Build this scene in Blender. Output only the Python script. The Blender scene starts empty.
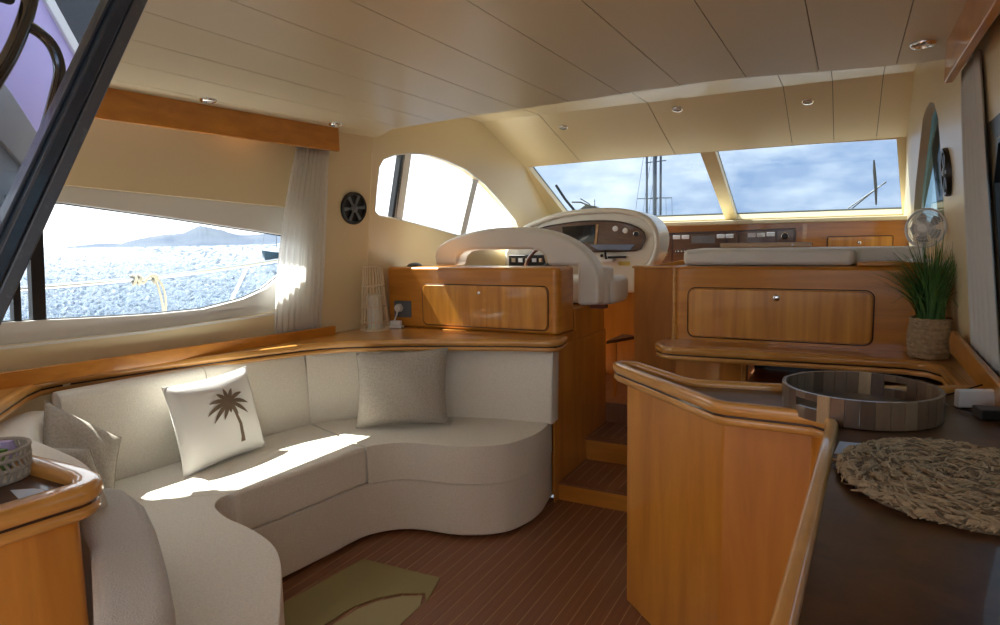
import bpy, bmesh, math, random
from mathutils import Vector, Matrix
random.seed(7)
SC = bpy.context.scene
COL = SC.collection
PI = math.pi

# ------------------------------------------------------------------ camera, sky, sun, exposure
ps, pt, ro = math.radians(28.3), math.radians(6.45), math.radians(1.1)
fwd = Vector((-math.sin(ps)*math.cos(pt), math.cos(ps)*math.cos(pt), -math.sin(pt)))
rt = Vector((math.cos(ps), math.sin(ps), 0)); up = rt.cross(fwd)
# the boat is heeled a little: the horizon climbs to the right
rt2 = rt*math.cos(ro) - up*math.sin(ro); up2 = rt*math.sin(ro) + up*math.cos(ro)
cd = bpy.data.cameras.new('camera'); cam = bpy.data.objects.new('camera', cd); COL.objects.link(cam)
M = Matrix((rt2, up2, -fwd)).transposed().to_4x4(); M.translation = Vector((0, 0, 1.42))
cam.matrix_world = M
cd.sensor_width = 36; cd.lens = 650/1000*36; cd.clip_start = .02; cd.clip_end = 20000
SC.camera = cam
SC.view_settings.view_transform = 'Standard'; SC.view_settings.look = 'None'
SC.view_settings.gamma = 1; SC.view_settings.use_curve_mapping = False
SC.view_settings.exposure = 1.42

SUN_DIR = Vector((-0.525, -0.04, 0.85)).normalized()       # towards the sun: high over the port side
w = bpy.data.worlds.new('world'); SC.world = w; w.use_nodes = True
nt = w.node_tree; N = nt.nodes; LK = nt.links; N.clear()
def nd(t, **k):
    n = N.new(t)
    for a, b in k.items(): setattr(n, a, b)
    return n
tc = nd('ShaderNodeTexCoord'); mp = nd('ShaderNodeMapping'); mp.inputs['Scale'].default_value = (1, 1, 2.6)
LK.new(tc.outputs['Generated'], mp.inputs[0])
n1 = nd('ShaderNodeTexNoise'); n1.inputs['Scale'].default_value = 5.5; n1.inputs['Detail'].default_value = 9; n1.inputs['Roughness'].default_value = .58
LK.new(mp.outputs[0], n1.inputs['Vector'])
cr = nd('ShaderNodeValToRGB'); e = cr.color_ramp
e.elements[0].position = .36; e.elements[0].color = (.36, .46, .62, 1)
e.elements[1].position = .64; e.elements[1].color = (.98, .98, .98, 1)
x = e.elements.new(.49); x.color = (.62, .68, .76, 1)
LK.new(n1.outputs[0], cr.inputs[0])
# haze brightens towards the sun's side and towards the horizon
dt = nd('ShaderNodeVectorMath', operation='DOT_PRODUCT'); dt.inputs[1].default_value = Vector((-.96, .05, .25)).normalized()
LK.new(tc.outputs['Generated'], dt.inputs[0])
mr = nd('ShaderNodeMapRange'); mr.interpolation_type = 'SMOOTHSTEP'; mr.inputs[1].default_value = .2; mr.inputs[2].default_value = .95; mr.inputs[3].default_value = 1.05; mr.inputs[4].default_value = 1.3
LK.new(dt.outputs['Value'], mr.inputs[0])
mx = nd('ShaderNodeMixRGB'); mx.inputs[2].default_value = (1, 1, 1, 1); LK.new(cr.outputs[0], mx.inputs[1])
mr2 = nd('ShaderNodeMapRange'); mr2.inputs[1].default_value = .3; mr2.inputs[2].default_value = .95; mr2.inputs[3].default_value = 0; mr2.inputs[4].default_value = .8
LK.new(dt.outputs['Value'], mr2.inputs[0]); LK.new(mr2.outputs[0], mx.inputs[0])
bg = nd('ShaderNodeBackground'); LK.new(mx.outputs[0], bg.inputs[0]); LK.new(mr.outputs[0], bg.inputs[1])
wo = nd('ShaderNodeOutputWorld'); LK.new(bg.outputs[0], wo.inputs[0])
sd = bpy.data.lights.new('sun', 'SUN'); sd.energy = 7.5; sd.angle = .009; sd.color = (1, .95, .86)
sun = bpy.data.objects.new('sun', sd); COL.objects.link(sun)
sun.rotation_euler = SUN_DIR.to_track_quat('Z', 'Y').to_euler()

# ------------------------------------------------------------------ materials
def mat(name, col, rough=.5, metal=0, coat=0, bump=None, var=None, sheen=0, scale=(1, 1, 1), coatr=.05, ior=1.5):
    m = bpy.data.materials.new(name); m.use_nodes = True
    t = m.node_tree; b = t.nodes['Principled BSDF']; L = t.links
    b.inputs['Base Color'].default_value = (*col, 1); b.inputs['Roughness'].default_value = rough
    b.inputs['Metallic'].default_value = metal; b.inputs['Coat Weight'].default_value = coat
    b.inputs['Coat Roughness'].default_value = coatr; b.inputs['IOR'].default_value = ior
    if sheen: b.inputs['Sheen Weight'].default_value = sheen
    c = t.nodes.new('ShaderNodeTexCoord'); mm = t.nodes.new('ShaderNodeMapping'); mm.inputs['Scale'].default_value = scale
    L.new(c.outputs['Object'], mm.inputs[0])
    if var:                                        # (second colour, noise scale, low, high)
        n = t.nodes.new('ShaderNodeTexNoise'); n.inputs['Scale'].default_value = var[1]; n.inputs['Detail'].default_value = 6
        n.inputs['Roughness'].default_value = .6; n.inputs['Distortion'].default_value = .4
        L.new(mm.outputs[0], n.inputs['Vector'])
        r = t.nodes.new('ShaderNodeValToRGB'); r.color_ramp.elements[0].position = var[2]; r.color_ramp.elements[1].position = var[3]
        r.color_ramp.elements[0].color = (*col, 1); r.color_ramp.elements[1].color = (*var[0], 1)
        L.new(n.outputs[0], r.inputs[0]); L.new(r.outputs[0], b.inputs['Base Color'])
    if bump:                                       # (scale, strength, distance)
        n = t.nodes.new('ShaderNodeTexNoise'); n.inputs['Scale'].default_value = bump[0]; n.inputs['Detail'].default_value = 3
        L.new(mm.outputs[0], n.inputs['Vector'])
        k = t.nodes.new('ShaderNodeBump'); k.inputs['Strength'].default_value = bump[1]; k.inputs['Distance'].default_value = bump[2]
        L.new(n.outputs[0], k.inputs['Height']); L.new(k.outputs[0], b.inputs['Normal'])
    return m
def glass(name, tint, refl=.06, haze=0):
    m = bpy.data.materials.new(name); m.use_nodes = True
    t = m.node_tree; t.nodes.clear(); L = t.links
    tr = t.nodes.new('ShaderNodeBsdfTransparent'); tr.inputs[0].default_value = (*tint, 1)
    g = t.nodes.new('ShaderNodeBsdfGlossy'); g.inputs['Roughness'].default_value = .02
    lw = t.nodes.new('ShaderNodeLayerWeight'); lw.inputs[0].default_value = .5
    pw = t.nodes.new('ShaderNodeMath'); pw.operation = 'POWER'; pw.inputs[1].default_value = 5; L.new(lw.outputs['Facing'], pw.inputs[0])
    f = t.nodes.new('ShaderNodeMath'); f.operation = 'MULTIPLY_ADD'; f.inputs[1].default_value = .3; f.inputs[2].default_value = .025; L.new(pw.outputs[0], f.inputs[0])
    x = t.nodes.new('ShaderNodeMixShader'); o = t.nodes.new('ShaderNodeOutputMaterial')
    L.new(f.outputs[0], x.inputs[0]); L.new(tr.outputs[0], x.inputs[1]); L.new(g.outputs[0], x.inputs[2]); L.new(x.outputs[0], o.inputs[0])
    return m
WOOD = mat('varnished_cherry', (.50, .175, .017), .33, coat=.5, var=((.72, .30, .038), 2.2, .3, .75), scale=(5, 5, .7), coatr=.06)
WOODX = mat('varnished_cherry_across', (.50, .175, .017), .33, coat=.5, var=((.72, .30, .038), 2.2, .3, .75), scale=(.7, 3, 9), coatr=.06)
TRIM = mat('amber_wood_trim', (.56, .25, .045), .3, coat=.8, var=((.76, .39, .10), 3, .3, .75), scale=(2, 2, 9), coatr=.05)
DOORW = mat('figured_cherry_door', (.54, .20, .018), .3, coat=.6, var=((.82, .39, .055), 3, .35, .7), scale=(6, 6, .35), coatr=.05)
DARKW = mat('dark_inlay', (.035, .012, .006), .4, coat=.4)
BLONDE = mat('pale_wood', (.66, .42, .2), .4, coat=.4, var=((.5, .28, .12), 5, .3, .7), scale=(1, 6, 6))
BURL = mat('dark_burl_top', (.05, .02, .008), .3, coat=.25, var=((.12, .048, .016), 9, .35, .7), coatr=.03)
BURL.node_tree.nodes['Principled BSDF'].inputs['Specular IOR Level'].default_value = .2
TEAK = mat('reddish_floor_plank', (.20, .075, .032), .38, coat=.25, var=((.30, .125, .055), 4, .3, .75), scale=(18, 1.2, 1), coatr=.15)
HOLLY = mat('pale_floor_seam', (.50, .33, .18), .5)
CREAM = mat('cream_headliner', (.82, .68, .42), .38, coat=.15, bump=(300, .05, .001), coatr=.2)
CEILM = mat('cream_ceiling_panel', (.74, .655, .475), .4, coat=.12, coatr=.2)
GAP = mat('ceiling_gap', (.25, .2, .13), .7)
SURR = mat('window_surround', (.82, .81, .78), .4, coat=.2)
BOUCLE = mat('boucle_fabric', (.76, .71, .61), .95, bump=(230, .55, .004), sheen=.25, var=((.86, .81, .71), 160, .35, .65))
BOUCLE2 = mat('grey_boucle_fabric', (.50, .47, .43), .95, bump=(260, .8, .005), sheen=.25, var=((.62, .59, .54), 200, .35, .65))
LINEN = mat('greige_linen', (.38, .34, .285), 1, bump=(420, .5, .002), sheen=.0, var=((.50, .455, .385), 120, .35, .65))
WHITEC = mat('white_cotton', (.84, .83, .80), .9, bump=(300, .4, .002), sheen=.2)
PALM = mat('brown_embroidery', (.17, .12, .08), .9, bump=(400, .6, .002))
VINYL = mat('ivory_vinyl', (.87, .85, .79), .45, bump=(250, .08, .001))
GEL = mat('ivory_gelcoat', (.88, .83, .71), .3, coat=.3)
CHROME = mat('chrome', (.8, .8, .8), .12, 1)
STEEL = mat('polished_rail', (.5, .52, .55), .15, 1)
BLACK = mat('black_plastic', (.012, .012, .013), .35)
BLACKG = mat('black_gloss', (.01, .011, .014), .08, coat=.5)
RUBBER = mat('black_rubber', (.006, .007, .009), .5)
NAVY = mat('navy_painted_frame', (.022, .036, .055), .3, coat=.4, var=((.035, .055, .08), 40, .4, .8))
GREYM = mat('weathered_grey_metal', (.11, .125, .145), .35, .3, bump=(60, .2, .002), var=((.2, .21, .22), 50, .55, .75))
PURPLE = mat('lilac_canvas', (.58, .50, .86), .7)
GREYP = mat('grey_panel', (.13, .15, .17), .35); GREYW = mat('grey_wing', (.30, .33, .38), .3, coat=.4)
DGREYP = mat('charcoal_panel', (.03, .035, .04), .25)
WHITEP = mat('white_plastic', (.8, .8, .8), .35)
CARD = mat('pale_blue_card', (.5, .58, .72), .5)
SHEER = mat('sheer_curtain', (.93, .92, .90), .9)
b = SHEER.node_tree.nodes['Principled BSDF']; b.inputs['Transmission Weight'].default_value = 0; b.inputs['Alpha'].default_value = .82
# light passes softly through the cloth
t = SHEER.node_tree; tl = t.nodes.new('ShaderNodeBsdfTranslucent'); tl.inputs[0].default_value = (.95, .94, .92, 1); mxs = t.nodes.new('ShaderNodeMixShader'); mxs.inputs[0].default_value = .65
t.links.new(b.outputs[0], mxs.inputs[1]); t.links.new(tl.outputs[0], mxs.inputs[2]); t.links.new(mxs.outputs[0], t.nodes['Material Output'].inputs[0])
SHEERG = mat('grey_sheer', (.58, .58, .55), .9)
RATTAN = mat('pale_rattan', (.72, .58, .4), .7)
SEAGR = mat('seagrass', (.30, .20, .11), .85, var=((.50, .37, .22), 60, .3, .7))
SEAGR2 = mat('dark_seagrass', (.19, .125, .07), .85)
BASKM = mat('grey_rope', (.38, .34, .28), .9, var=((.5, .46, .4), 50, .3, .7))
LEAF = mat('grass_leaf', (.045, .13, .03), .5, var=((.11, .25, .06), 14, .3, .7))
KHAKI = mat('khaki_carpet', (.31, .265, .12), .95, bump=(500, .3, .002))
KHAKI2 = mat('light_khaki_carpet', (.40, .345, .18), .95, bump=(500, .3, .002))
DASH = mat('walnut_dash', (.09, .04, .018), .3, coat=.5, var=((.17, .08, .035), 14, .3, .7), scale=(1, 1, 5))
PANELB = mat('maroon_switch_panel', (.09, .045, .035), .35, coat=.3)
SLATEP = mat('slate_strip', (.16, .2, .3), .2, coat=.6)
GREYS = mat('warm_grey_hull', (.33, .33, .34), .4)
YELL = mat('yellow_label', (.75, .6, .15), .5)
GREEN = mat('green_box', (.13, .28, .08), .5)
LENS = mat('frosted_lens', (.7, .68, .6), .3)
ROPE = mat('white_rope', (.42, .40, .34), .9)
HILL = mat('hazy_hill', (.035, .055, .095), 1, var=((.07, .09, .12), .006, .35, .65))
HULLM = mat('teal_hull', (.06, .11, .13), .4)
GL_CLEAR = glass('clear_glass', (.93, .96, .97)); GL_TINT = glass('tinted_windscreen', (.58, .635, .69)); GL_DARK = glass('smoked_door_glass', (.74, .78, .84))
GL_STB = glass('blue_tinted_glass', (.42, .54, .60))
# sea: wavy, glossy water
SEA = bpy.data.materials.new('sea_water'); SEA.use_nodes = True
t = SEA.node_tree; b = t.nodes['Principled BSDF']; b.inputs['Base Color'].default_value = (.005, .05, .11, 1); b.inputs['Roughness'].default_value = .06; b.inputs['IOR'].default_value = 1.33
c = t.nodes.new('ShaderNodeTexCoord')
mpp = t.nodes.new('ShaderNodeMapping'); mpp.inputs['Scale'].default_value = (1, .55, 1); mpp.inputs['Rotation'].default_value = (0, 0, .35); t.links.new(c.outputs['Object'], mpp.inputs[0])
na = t.nodes.new('ShaderNodeTexNoise'); na.inputs['Scale'].default_value = .45; na.inputs['Detail'].default_value = 10; na.inputs['Roughness'].default_value = .72
t.links.new(mpp.outputs[0], na.inputs['Vector'])
bu = t.nodes.new('ShaderNodeBump'); bu.inputs['Strength'].default_value = 1; bu.inputs['Distance'].default_value = 3.0
t.links.new(na.outputs[0], bu.inputs['Height']); t.links.new(bu.outputs[0], b.inputs['Normal'])

# ------------------------------------------------------------------ mesh helpers
def link(name, me, m=None, parent=None, smooth=False):
    if m: me.materials.append(m)
    o = bpy.data.objects.new(name, me); COL.objects.link(o)
    if parent: o.parent = parent
    if smooth:
        for p in me.polygons: p.use_smooth = True
    return o
def obj(name, bm, m, parent=None, smooth=False, bevel=0, seg=3):
    bmesh.ops.recalc_face_normals(bm, faces=bm.faces[:])
    me = bpy.data.meshes.new(name); bm.to_mesh(me); bm.free()
    o = link(name, me, m, parent, smooth or bevel > 0)
    if smooth and not bevel: me.set_sharp_from_angle(angle=math.radians(50))
    if bevel:
        k = o.modifiers.new('bevel', 'BEVEL'); k.width = bevel; k.segments = seg; k.limit_method = 'ANGLE'; k.angle_limit = math.radians(35)
        k.harden_normals = True
    return o
def tag(o, label, cat=None, group=None, kind=None):
    if label: o['label'] = label
    if cat: o['category'] = cat
    if group: o['group'] = group
    if kind: o['kind'] = kind
    return o
def empty(name, loc, label, cat, group=None):
    o = bpy.data.objects.new(name, None); COL.objects.link(o); o.empty_display_size = .05
    o.location = loc
    tag(o, label, cat, group); return o
def at(o, parent):
    """parent a world-space mesh to an empty, keeping its place"""
    o.parent = parent; o.matrix_parent_inverse = parent.matrix_basis.inverted(); return o
class T:      # a thing: an Empty; part() adds world-space parts
    def __init__(s, name, loc, label, cat, group=None, kind=None):
        s.e = empty(name, loc, label, cat, group); s.inv = Matrix.Translation(-Vector(loc))
        if kind: s.e['kind'] = kind
    def part(s, name, bm, m, parent=None, **k):
        o = obj(name, bm, m, None, **k); o.parent = parent or s.e
        # vertices are in world space: shift them by the thing's base
        o.data.transform(s.inv); return o
def box(bm, x0, x1, y0, y1, z0, z1):
    v = [bm.verts.new(p) for p in ((x0,y0,z0),(x1,y0,z0),(x1,y1,z0),(x0,y1,z0),(x0,y0,z1),(x1,y0,z1),(x1,y1,z1),(x0,y1,z1))]
    for f in ((0,3,2,1),(4,5,6,7),(0,1,5,4),(1,2,6,5),(2,3,7,6),(3,0,4,7)): bm.faces.new([v[i] for i in f])
    return bm
def B(*a): return box(bmesh.new(), *a)
def prism(bm, poly, z0, z1):
    lo = [bm.verts.new((p[0], p[1], z0)) for p in poly]; hi = [bm.verts.new((p[0], p[1], z1)) for p in poly]; n = len(poly)
    bm.faces.new(lo[::-1]); bm.faces.new(hi)
    for i in range(n): bm.faces.new((lo[i], lo[(i+1)%n], hi[(i+1)%n], hi[i]))
    return bm
def PR(poly, z0, z1): return prism(bmesh.new(), poly, z0, z1)
def prismY(poly, y0, y1, bm=None):       # poly in (x,z)
    bm = bm or bmesh.new()
    lo = [bm.verts.new((p[0], y0, p[1])) for p in poly]; hi = [bm.verts.new((p[0], y1, p[1])) for p in poly]; n = len(poly)
    bm.faces.new(lo); bm.faces.new(hi[::-1])
    for i in range(n): bm.faces.new((lo[i], lo[(i+1)%n], hi[(i+1)%n], hi[i]))
    return bm
def tube(bm, pts, r, n=8, closed=False, cap=True):
    pts = [Vector(p) for p in pts]; rings = []; k = len(pts); ref = None
    for i, p in enumerate(pts):
        if closed: d = pts[(i+1)%k]-pts[i-1]
        else: d = pts[min(i+1, k-1)]-pts[max(i-1, 0)]
        d.normalize()
        if ref is None:
            ref = d.orthogonal().normalized()
        ref = (ref - d*ref.dot(d)).normalized(); s2 = d.cross(ref)
        rr = r[i] if isinstance(r, (list, tuple)) else r
        rings.append([bm.verts.new(p+ref*math.cos(2*PI*j/n)*rr+s2*math.sin(2*PI*j/n)*rr) for j in range(n)])
    for i in range(k if closed else k-1):
        a, c = rings[i], rings[(i+1)%k]
        for j in range(n): bm.faces.new((a[j], a[(j+1)%n], c[(j+1)%n], c[j]))
    if cap and not closed: bm.faces.new(rings[0][::-1]); bm.faces.new(rings[-1])
    return bm
def smoothpath(pts, per=6, closed=False):   # Catmull-Rom
    P = [Vector(p) for p in pts]; n = len(P); out = []
    rng = range(n) if closed else range(n-1)
    for i in rng:
        p0 = P[(i-1)%n] if closed or i > 0 else P[0]*2-P[1]; p1 = P[i]; p2 = P[(i+1)%n]
        p3 = P[(i+2)%n] if closed or i+2 < n else P[-1]*2-P[-2]
        for j in range(per):
            t = j/per
            out.append(.5*((2*p1)+(p2-p0)*t+(2*p0-5*p1+4*p2-p3)*t*t+(3*p1-p0-3*p2+p3)*t**3))
    if not closed: out.append(P[-1])
    return out
def offs(path, d):   # offset an open xy path to its left by d, mitred
    out = []; P = [Vector((p[0], p[1])) for p in path]
    for i, p in enumerate(P):
        a = (P[i]-P[i-1]).normalized() if i > 0 else None; c = (P[i+1]-P[i]).normalized() if i < len(P)-1 else None
        a = a or c; c = c or a
        na = Vector((-a.y, a.x)); nc = Vector((-c.y, c.x)); m = (na+nc).normalized()
        out.append(p+m*d/max(.4, m.dot(na)))
    return out
def sweep(bm, path, prof):     # path xy, prof list of (offset to the left, z); closed section
    cols = [offs(path, o) for o, z in prof]; rings = []
    for i in range(len(path)): rings.append([bm.verts.new((cols[j][i].x, cols[j][i].y, prof[j][1])) for j in range(len(prof))])
    n = len(prof)
    for i in range(len(path)-1):
        for j in range(n): bm.faces.new((rings[i][j], rings[i][(j+1)%n], rings[i+1][(j+1)%n], rings[i+1][j]))
    bm.faces.new(rings[0][::-1]); bm.faces.new(rings[-1])
    return bm
def lathe(bm, prof, c=(0, 0, 0), n=32, cap=True):
    rings = [[bm.verts.new((c[0]+r*math.cos(2*PI*j/n), c[1]+r*math.sin(2*PI*j/n), c[2]+z)) for j in range(n)] for r, z in prof]
    for a, d in zip(rings, rings[1:]):
        for j in range(n): bm.faces.new((a[j], a[(j+1)%n], d[(j+1)%n], d[j]))
    if cap: bm.faces.new(rings[0][::-1]); bm.faces.new(rings[-1])
    return bm
def holed(outer, holes, mp, th):
    """flat panel with openings, mapped to space by mp(u, v, depth), given thickness th"""
    bm = bmesh.new(); loops = [outer]+holes; sheets = []
    for d in (0, th):
        es = []; ls = []
        for lp in loops:
            vs = [bm.verts.new((p[0], p[1], d)) for p in lp]; ls.append(vs)
            for i in range(len(vs)): es.append(bm.edges.new((vs[i], vs[(i+1)%len(vs)])))
        bmesh.ops.triangle_fill(bm, edges=es, use_beauty=True, use_dissolve=False, normal=(0, 0, 1))
        sheets.append(ls)
    for a, c in zip(*sheets):
        for i in range(len(a)): bm.faces.new((a[i], a[(i+1)%len(a)], c[(i+1)%len(a)], c[i]))
    for v in bm.verts: v.co = mp(*v.co)
    return bm
def struct(name, bm, m, label=None, **k):
    o = obj(name, bm, m, None, **k); o['kind'] = 'structure'
    if label: o['label'] = label
    return o
def rrect(x0, x1, y0, y1, r, n=5):
    out = []
    for cx, cy, a in ((x1-r, y0+r, -90), (x1-r, y1-r, 0), (x0+r, y1-r, 90), (x0+r, y0+r, 180)):
        for i in range(n+1):
            t = math.radians(a+90*i/n); out.append((cx+r*math.cos(t), cy+r*math.sin(t)))
    return out

# ------------------------------------------------------------------ room shell
def W1(y, z, d=0): return Vector((-2.62+.13*(y-2.78)+.107*(z-.9)-d, y, z))      # port side, leaning inboard
def W2(y, z, d=0): return Vector((-2.52-.01*(y-3.05)+.107*(z-1.5)-d, y, z))
def WS(y, z, d=0): return Vector((.5167-.107*z+d, y, z))                       # starboard side

# floor: one pale base, planks stand proud of it by the seam depth
fl = struct('floor', PR([(-3, -.3), (.6, -.3), (.6, 3.16), (-3, 3.16)], -.06, -.0006), HOLLY, 'reddish planked sole with pale seams between the planks')
pb = B(-.0262, .0262, 0, 1, -.003, 0); pm = obj('plank', pb, TEAK, fl, False); pme = pm.data
COL.objects.unlink(pm); bpy.data.objects.remove(pm)
x = -2.10
i = 0
while x < -.55:
    cuts = [.75, 1.45+.5*((i*37) % 10)/10, 3.155]
    for a, c in zip(cuts, cuts[1:]):
        o = bpy.data.objects.new('plank', pme); COL.objects.link(o); o.parent = fl
        o.location = (x+.028, a+.001, 0); o.scale = (1, c-a-.002, 1)
    x += .056; i += 1
# raised helm deck reached by steps
st = struct('trim_1', B(-1.36, -.60, 3.15, 3.57, 0, .088), WOODX, 'wooden first step riser between sofa end and galley unit')
tp = obj('tread', B(-1.355, -.605, 3.145, 3.56, .088, .10), TEAK, st)
for k in range(12): obj('seam_strip', B(-1.33+.06*k, -1.326+.06*k, 3.2, 3.52, .0995, .1005), HOLLY, st)
st2 = struct('trim_2', B(-1.36, -.60, 3.57, 3.93, 0, .222), WOODX, 'wooden second step below the helm deck')
obj('tread', B(-1.355, -.605, 3.55, 3.93, .222, .235), TEAK, st2)
for k in range(12): obj('seam_strip', B(-1.33+.06*k, -1.326+.06*k, 3.6, 3.9, .2345, .2355), HOLLY, st2)
struct('trim_3', B(-2.6, .45, 3.93, 6.1, .2, .36), TEAK, 'helm deck floor at the top of the steps')

# port wall, aft panel with the long window opening
edge = [(.2, .0), (3.06, .0), (3.06, 2.06), (1.60, 2.06), (1.32, 1.50), (1.13, 1.06), (1.0, .84), (.2, .84)]
hole = [(1.20, 1.055), (1.787, 1.047), (2.328, 1.057), (2.56, 1.075), (2.60, 1.10), (2.60, 1.597), (2.543, 1.602), (1.475, 1.662), (1.40, 1.60)]
wp = struct('wall_port', holed(edge, [hole], lambda y, z, d: W1(y, z, d), .03), CREAM, 'cream upholstered side wall above the sofa')
# window surround set back behind the panel
so = [(1.10, 1.02), (2.66, 1.02), (2.66, 1.68), (1.40, 1.72), (1.30, 1.45)]
sh = [(1.22, 1.143), (1.404, 1.134), (1.617, 1.122), (1.825, 1.113), (2.06, 1.112), (2.271, 1.143), (2.397, 1.184), (2.504, 1.251), (2.585, 1.318), (2.583, 1.452), (1.919, 1.543), (1.489, 1.596), (1.40, 1.60)]
wn = struct('window_1', holed(so, [sh], lambda y, z, d: W1(y, z, .034+d), .05), SURR, 'long port window in a pale surround over the sofa')
obj('pane', holed([(1.24, 1.09), (2.60, 1.09), (2.60, 1.62), (1.38, 1.62)], [], lambda y, z, d: W1(y, z, .072+d), .005), GL_CLEAR, wn)
sb = bmesh.new()
for a, c in zip(sh, sh[1:]): tube(sb, [W1(*a, .066), W1(*c, .066)], .006, 5)
obj('rubber_seal', sb, RUBBER, wn)
for a in ((1.31, 1.12, 1.335, 1.62), (1.372, 1.12, 1.418, 1.66)):
    obj('mullion', holed([(a[0], a[1]), (a[2], a[1]), (a[2], a[3]), (a[0], a[3])], [], lambda y, z, d: W1(y, z, .055+d), .03), BLACK, wn)
# port wall forward of the joint, with the arched window
outer2 = [(3.063, .0), (6.1, .0), (6.1, 1.5), (5.1, 2.07), (4.45, 2.31), (3.4, 2.31), (3.063, 2.31)]
arc = [(3.11, 1.60), (3.118, 1.724), (3.133, 1.86), (3.17, 1.908), (3.272, 1.942), (3.42, 1.968), (3.634, 1.984), (3.872, 1.968), (4.137, 1.929), (4.439, 1.841), (4.695, 1.731), (5.019, 1.577), (5.09, 1.50), (5.059, 1.36), (4.665, 1.388), (4.074, 1.454), (3.681, 1.51), (3.332, 1.557), (3.15, 1.575)]
wp2 = struct('wall_port_forward', holed(outer2, [arc], lambda y, z, d: W2(y, z, d), .05), CREAM, 'cream side wall with the arched window beside the helm')
wn2 = struct('window_2', holed([(3.05, 1.32), (5.15, 1.32), (5.15, 2.02), (3.05, 2.02)], [], lambda y, z, d: W2(y, z, .055+d), .006), GL_CLEAR, 'arched side window beside the helm')
for (ya, za, yb, zb, m, wd) in ((3.43, 1.975, 3.365, 1.545, SURR, .045), (3.385, 1.97, 3.318, 1.55, BLACK, .022), (4.315, 1.87, 4.17, 1.44, SURR, .04)):
    obj('mullion', holed([(yb-wd, zb), (yb+wd, zb), (ya+wd, za), (ya-wd, za)], [], lambda y, z, d: W2(y, z, .015+d), .035), m, wn2)
sb = bmesh.new(); ring = [W2(y, z, .004) for y, z in arc]; tube(sb, ring, .006, 5, closed=True); obj('window_trim', sb, SURR, wn2, True)

# starboard wall
oS = [(.2, .0), (6.1, .0), (6.1, 1.5), (5.1, 2.07), (4.45, 2.31), (3.0, 2.31), (2.9, 2.06), (.2, 2.06)]
hS = [(1.2, 1.12), (2.22, 1.12), (2.30, 1.20), (2.31, 1.55), (2.22, 1.66), (1.2, 1.70)]
aS = [(3.45, 1.46), (3.42, 1.75), (3.425, 1.90), (3.52, 1.98), (3.68, 2.012), (3.85, 2.012), (4.03, 1.992), (4.29, 1.88), (4.7, 1.70), (4.95, 1.56), (4.9, 1.46)]
ws = struct('wall_starboard', holed(oS, [hS, aS], lambda y, z, d: WS(y, z, d), .04), CREAM, 'cream side wall behind the grass plant and fan')
wn3 = struct('window_3', holed([(1.15, 1.08), (2.36, 1.08), (2.36, 1.74), (1.15, 1.74)], [], lambda y, z, d: WS(y, z, .045+d), .006), GL_STB, 'dark tinted side window at the right edge')
obj('window_frame', holed([(1.15, 1.08), (2.34, 1.08), (2.345, 1.72), (1.15, 1.74)], [[(1.2, 1.13), (2.21, 1.13), (2.285, 1.21), (2.295, 1.55), (2.21, 1.65), (1.2, 1.69)]], lambda y, z, d: WS(y, z, .0+d), .042), BLACK, wn3)
wn4 = struct('window_4', holed([(3.38, 1.42), (5.0, 1.42), (5.0, 2.04), (3.38, 2.04)], [], lambda y, z, d: WS(y, z, .046+d), .006), GL_STB, 'arched starboard window behind the round speaker')
struct('trim_4', holed([(2.05, .93), (3.15, .93), (3.15, .985), (3.05, 1.03), (2.05, 1.005)], [], lambda y, z, d: WS(y, z, -.046+d), .02), WOODX, 'varnished board along the right wall above the counter', bevel=.005)
struct('trim_5', holed([(1.05, .895), (2.78, .895), (2.78, .948), (1.05, .962)], [], lambda y, z, d: W1(y, z, -.060+d), .022), WOODX, 'varnished board along the window side above the sofa ledge', bevel=.004)

# aft ceiling in fore and aft panels on a backing
cb = [(-2.53, 3.06), (-2.53, 1.52), (-1.56, 1.06), (-1.1, .3), (.42, .3), (.42, 2.84), (.17, 2.852), (-.127, 2.798), (-.468, 2.72), (-.753, 2.743), (-1.169, 2.775), (-1.729, 2.831), (-2.2, 2.90), (-2.42, 3.06)]
ce = struct('ceiling', PR(cb, 2.026, 2.10), GAP, 'low cream panelled ceiling over the saloon')
def clip(poly, ax, lo, hi):
    for sgn, lim in ((1, lo), (-1, -hi)):
        out = []
        for i in range(len(poly)):
            p, q = poly[i-1], poly[i]; a, c = sgn*p[0]-lim, sgn*q[0]-lim
            if (a >= 0) != (c >= 0):
                t = a/(a-c); out.append((p[0]+(q[0]-p[0])*t, p[1]+(q[1]-p[1])*t))
            if c >= 0: out.append(q)
        poly = out
    return poly
x = -.376-.2495*9
while x < .5:
    pl = clip(cb, 0, x+.0015, x+.248)
    if len(pl) > 2: obj('ceiling_panel', PR(pl, 2.020, 2.028), CEILM, ce)
    x += .2495
# forward raised ceiling sloping to the windscreen
def fz(y): return 2.285 if y < 4.3 else 2.285-(y-4.3)*.25/.8
cf = struct('ceiling_forward', prismY([(-2.6, 0), (.5, 0), (.5, .02), (-2.6, .02)], 0, 1), GAP, 'raised cream ceiling that slopes down to the windscreen')
me = cf.data; me.clear_geometry(); bm = bmesh.new()
def slopebox(bm, x0, x1, ys, th, off=0):
    lo = []
    for y in ys: lo.append([bm.verts.new((x0, y, fz(y)+off)), bm.verts.new((x1, y, fz(y)+off)), bm.verts.new((x1, y, fz(y)+off+th)), bm.verts.new((x0, y, fz(y)+off+th))])
    for a, c in zip(lo, lo[1:]):
        for j in range(4): bm.faces.new((a[j], a[(j+1)%4], c[(j+1)%4], c[j]))
    bm.faces.new(lo[0][::-1]); bm.faces.new(lo[-1])
slopebox(bm, -2.62, .5, [2.6, 4.3, 5.12], .05, .006); bmesh.ops.recalc_face_normals(bm, faces=bm.faces[:]); bm.to_mesh(me); bm.free()
xs = [-2.62, -1.97, -1.2, -.384, -.124, .128, .5]
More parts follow.
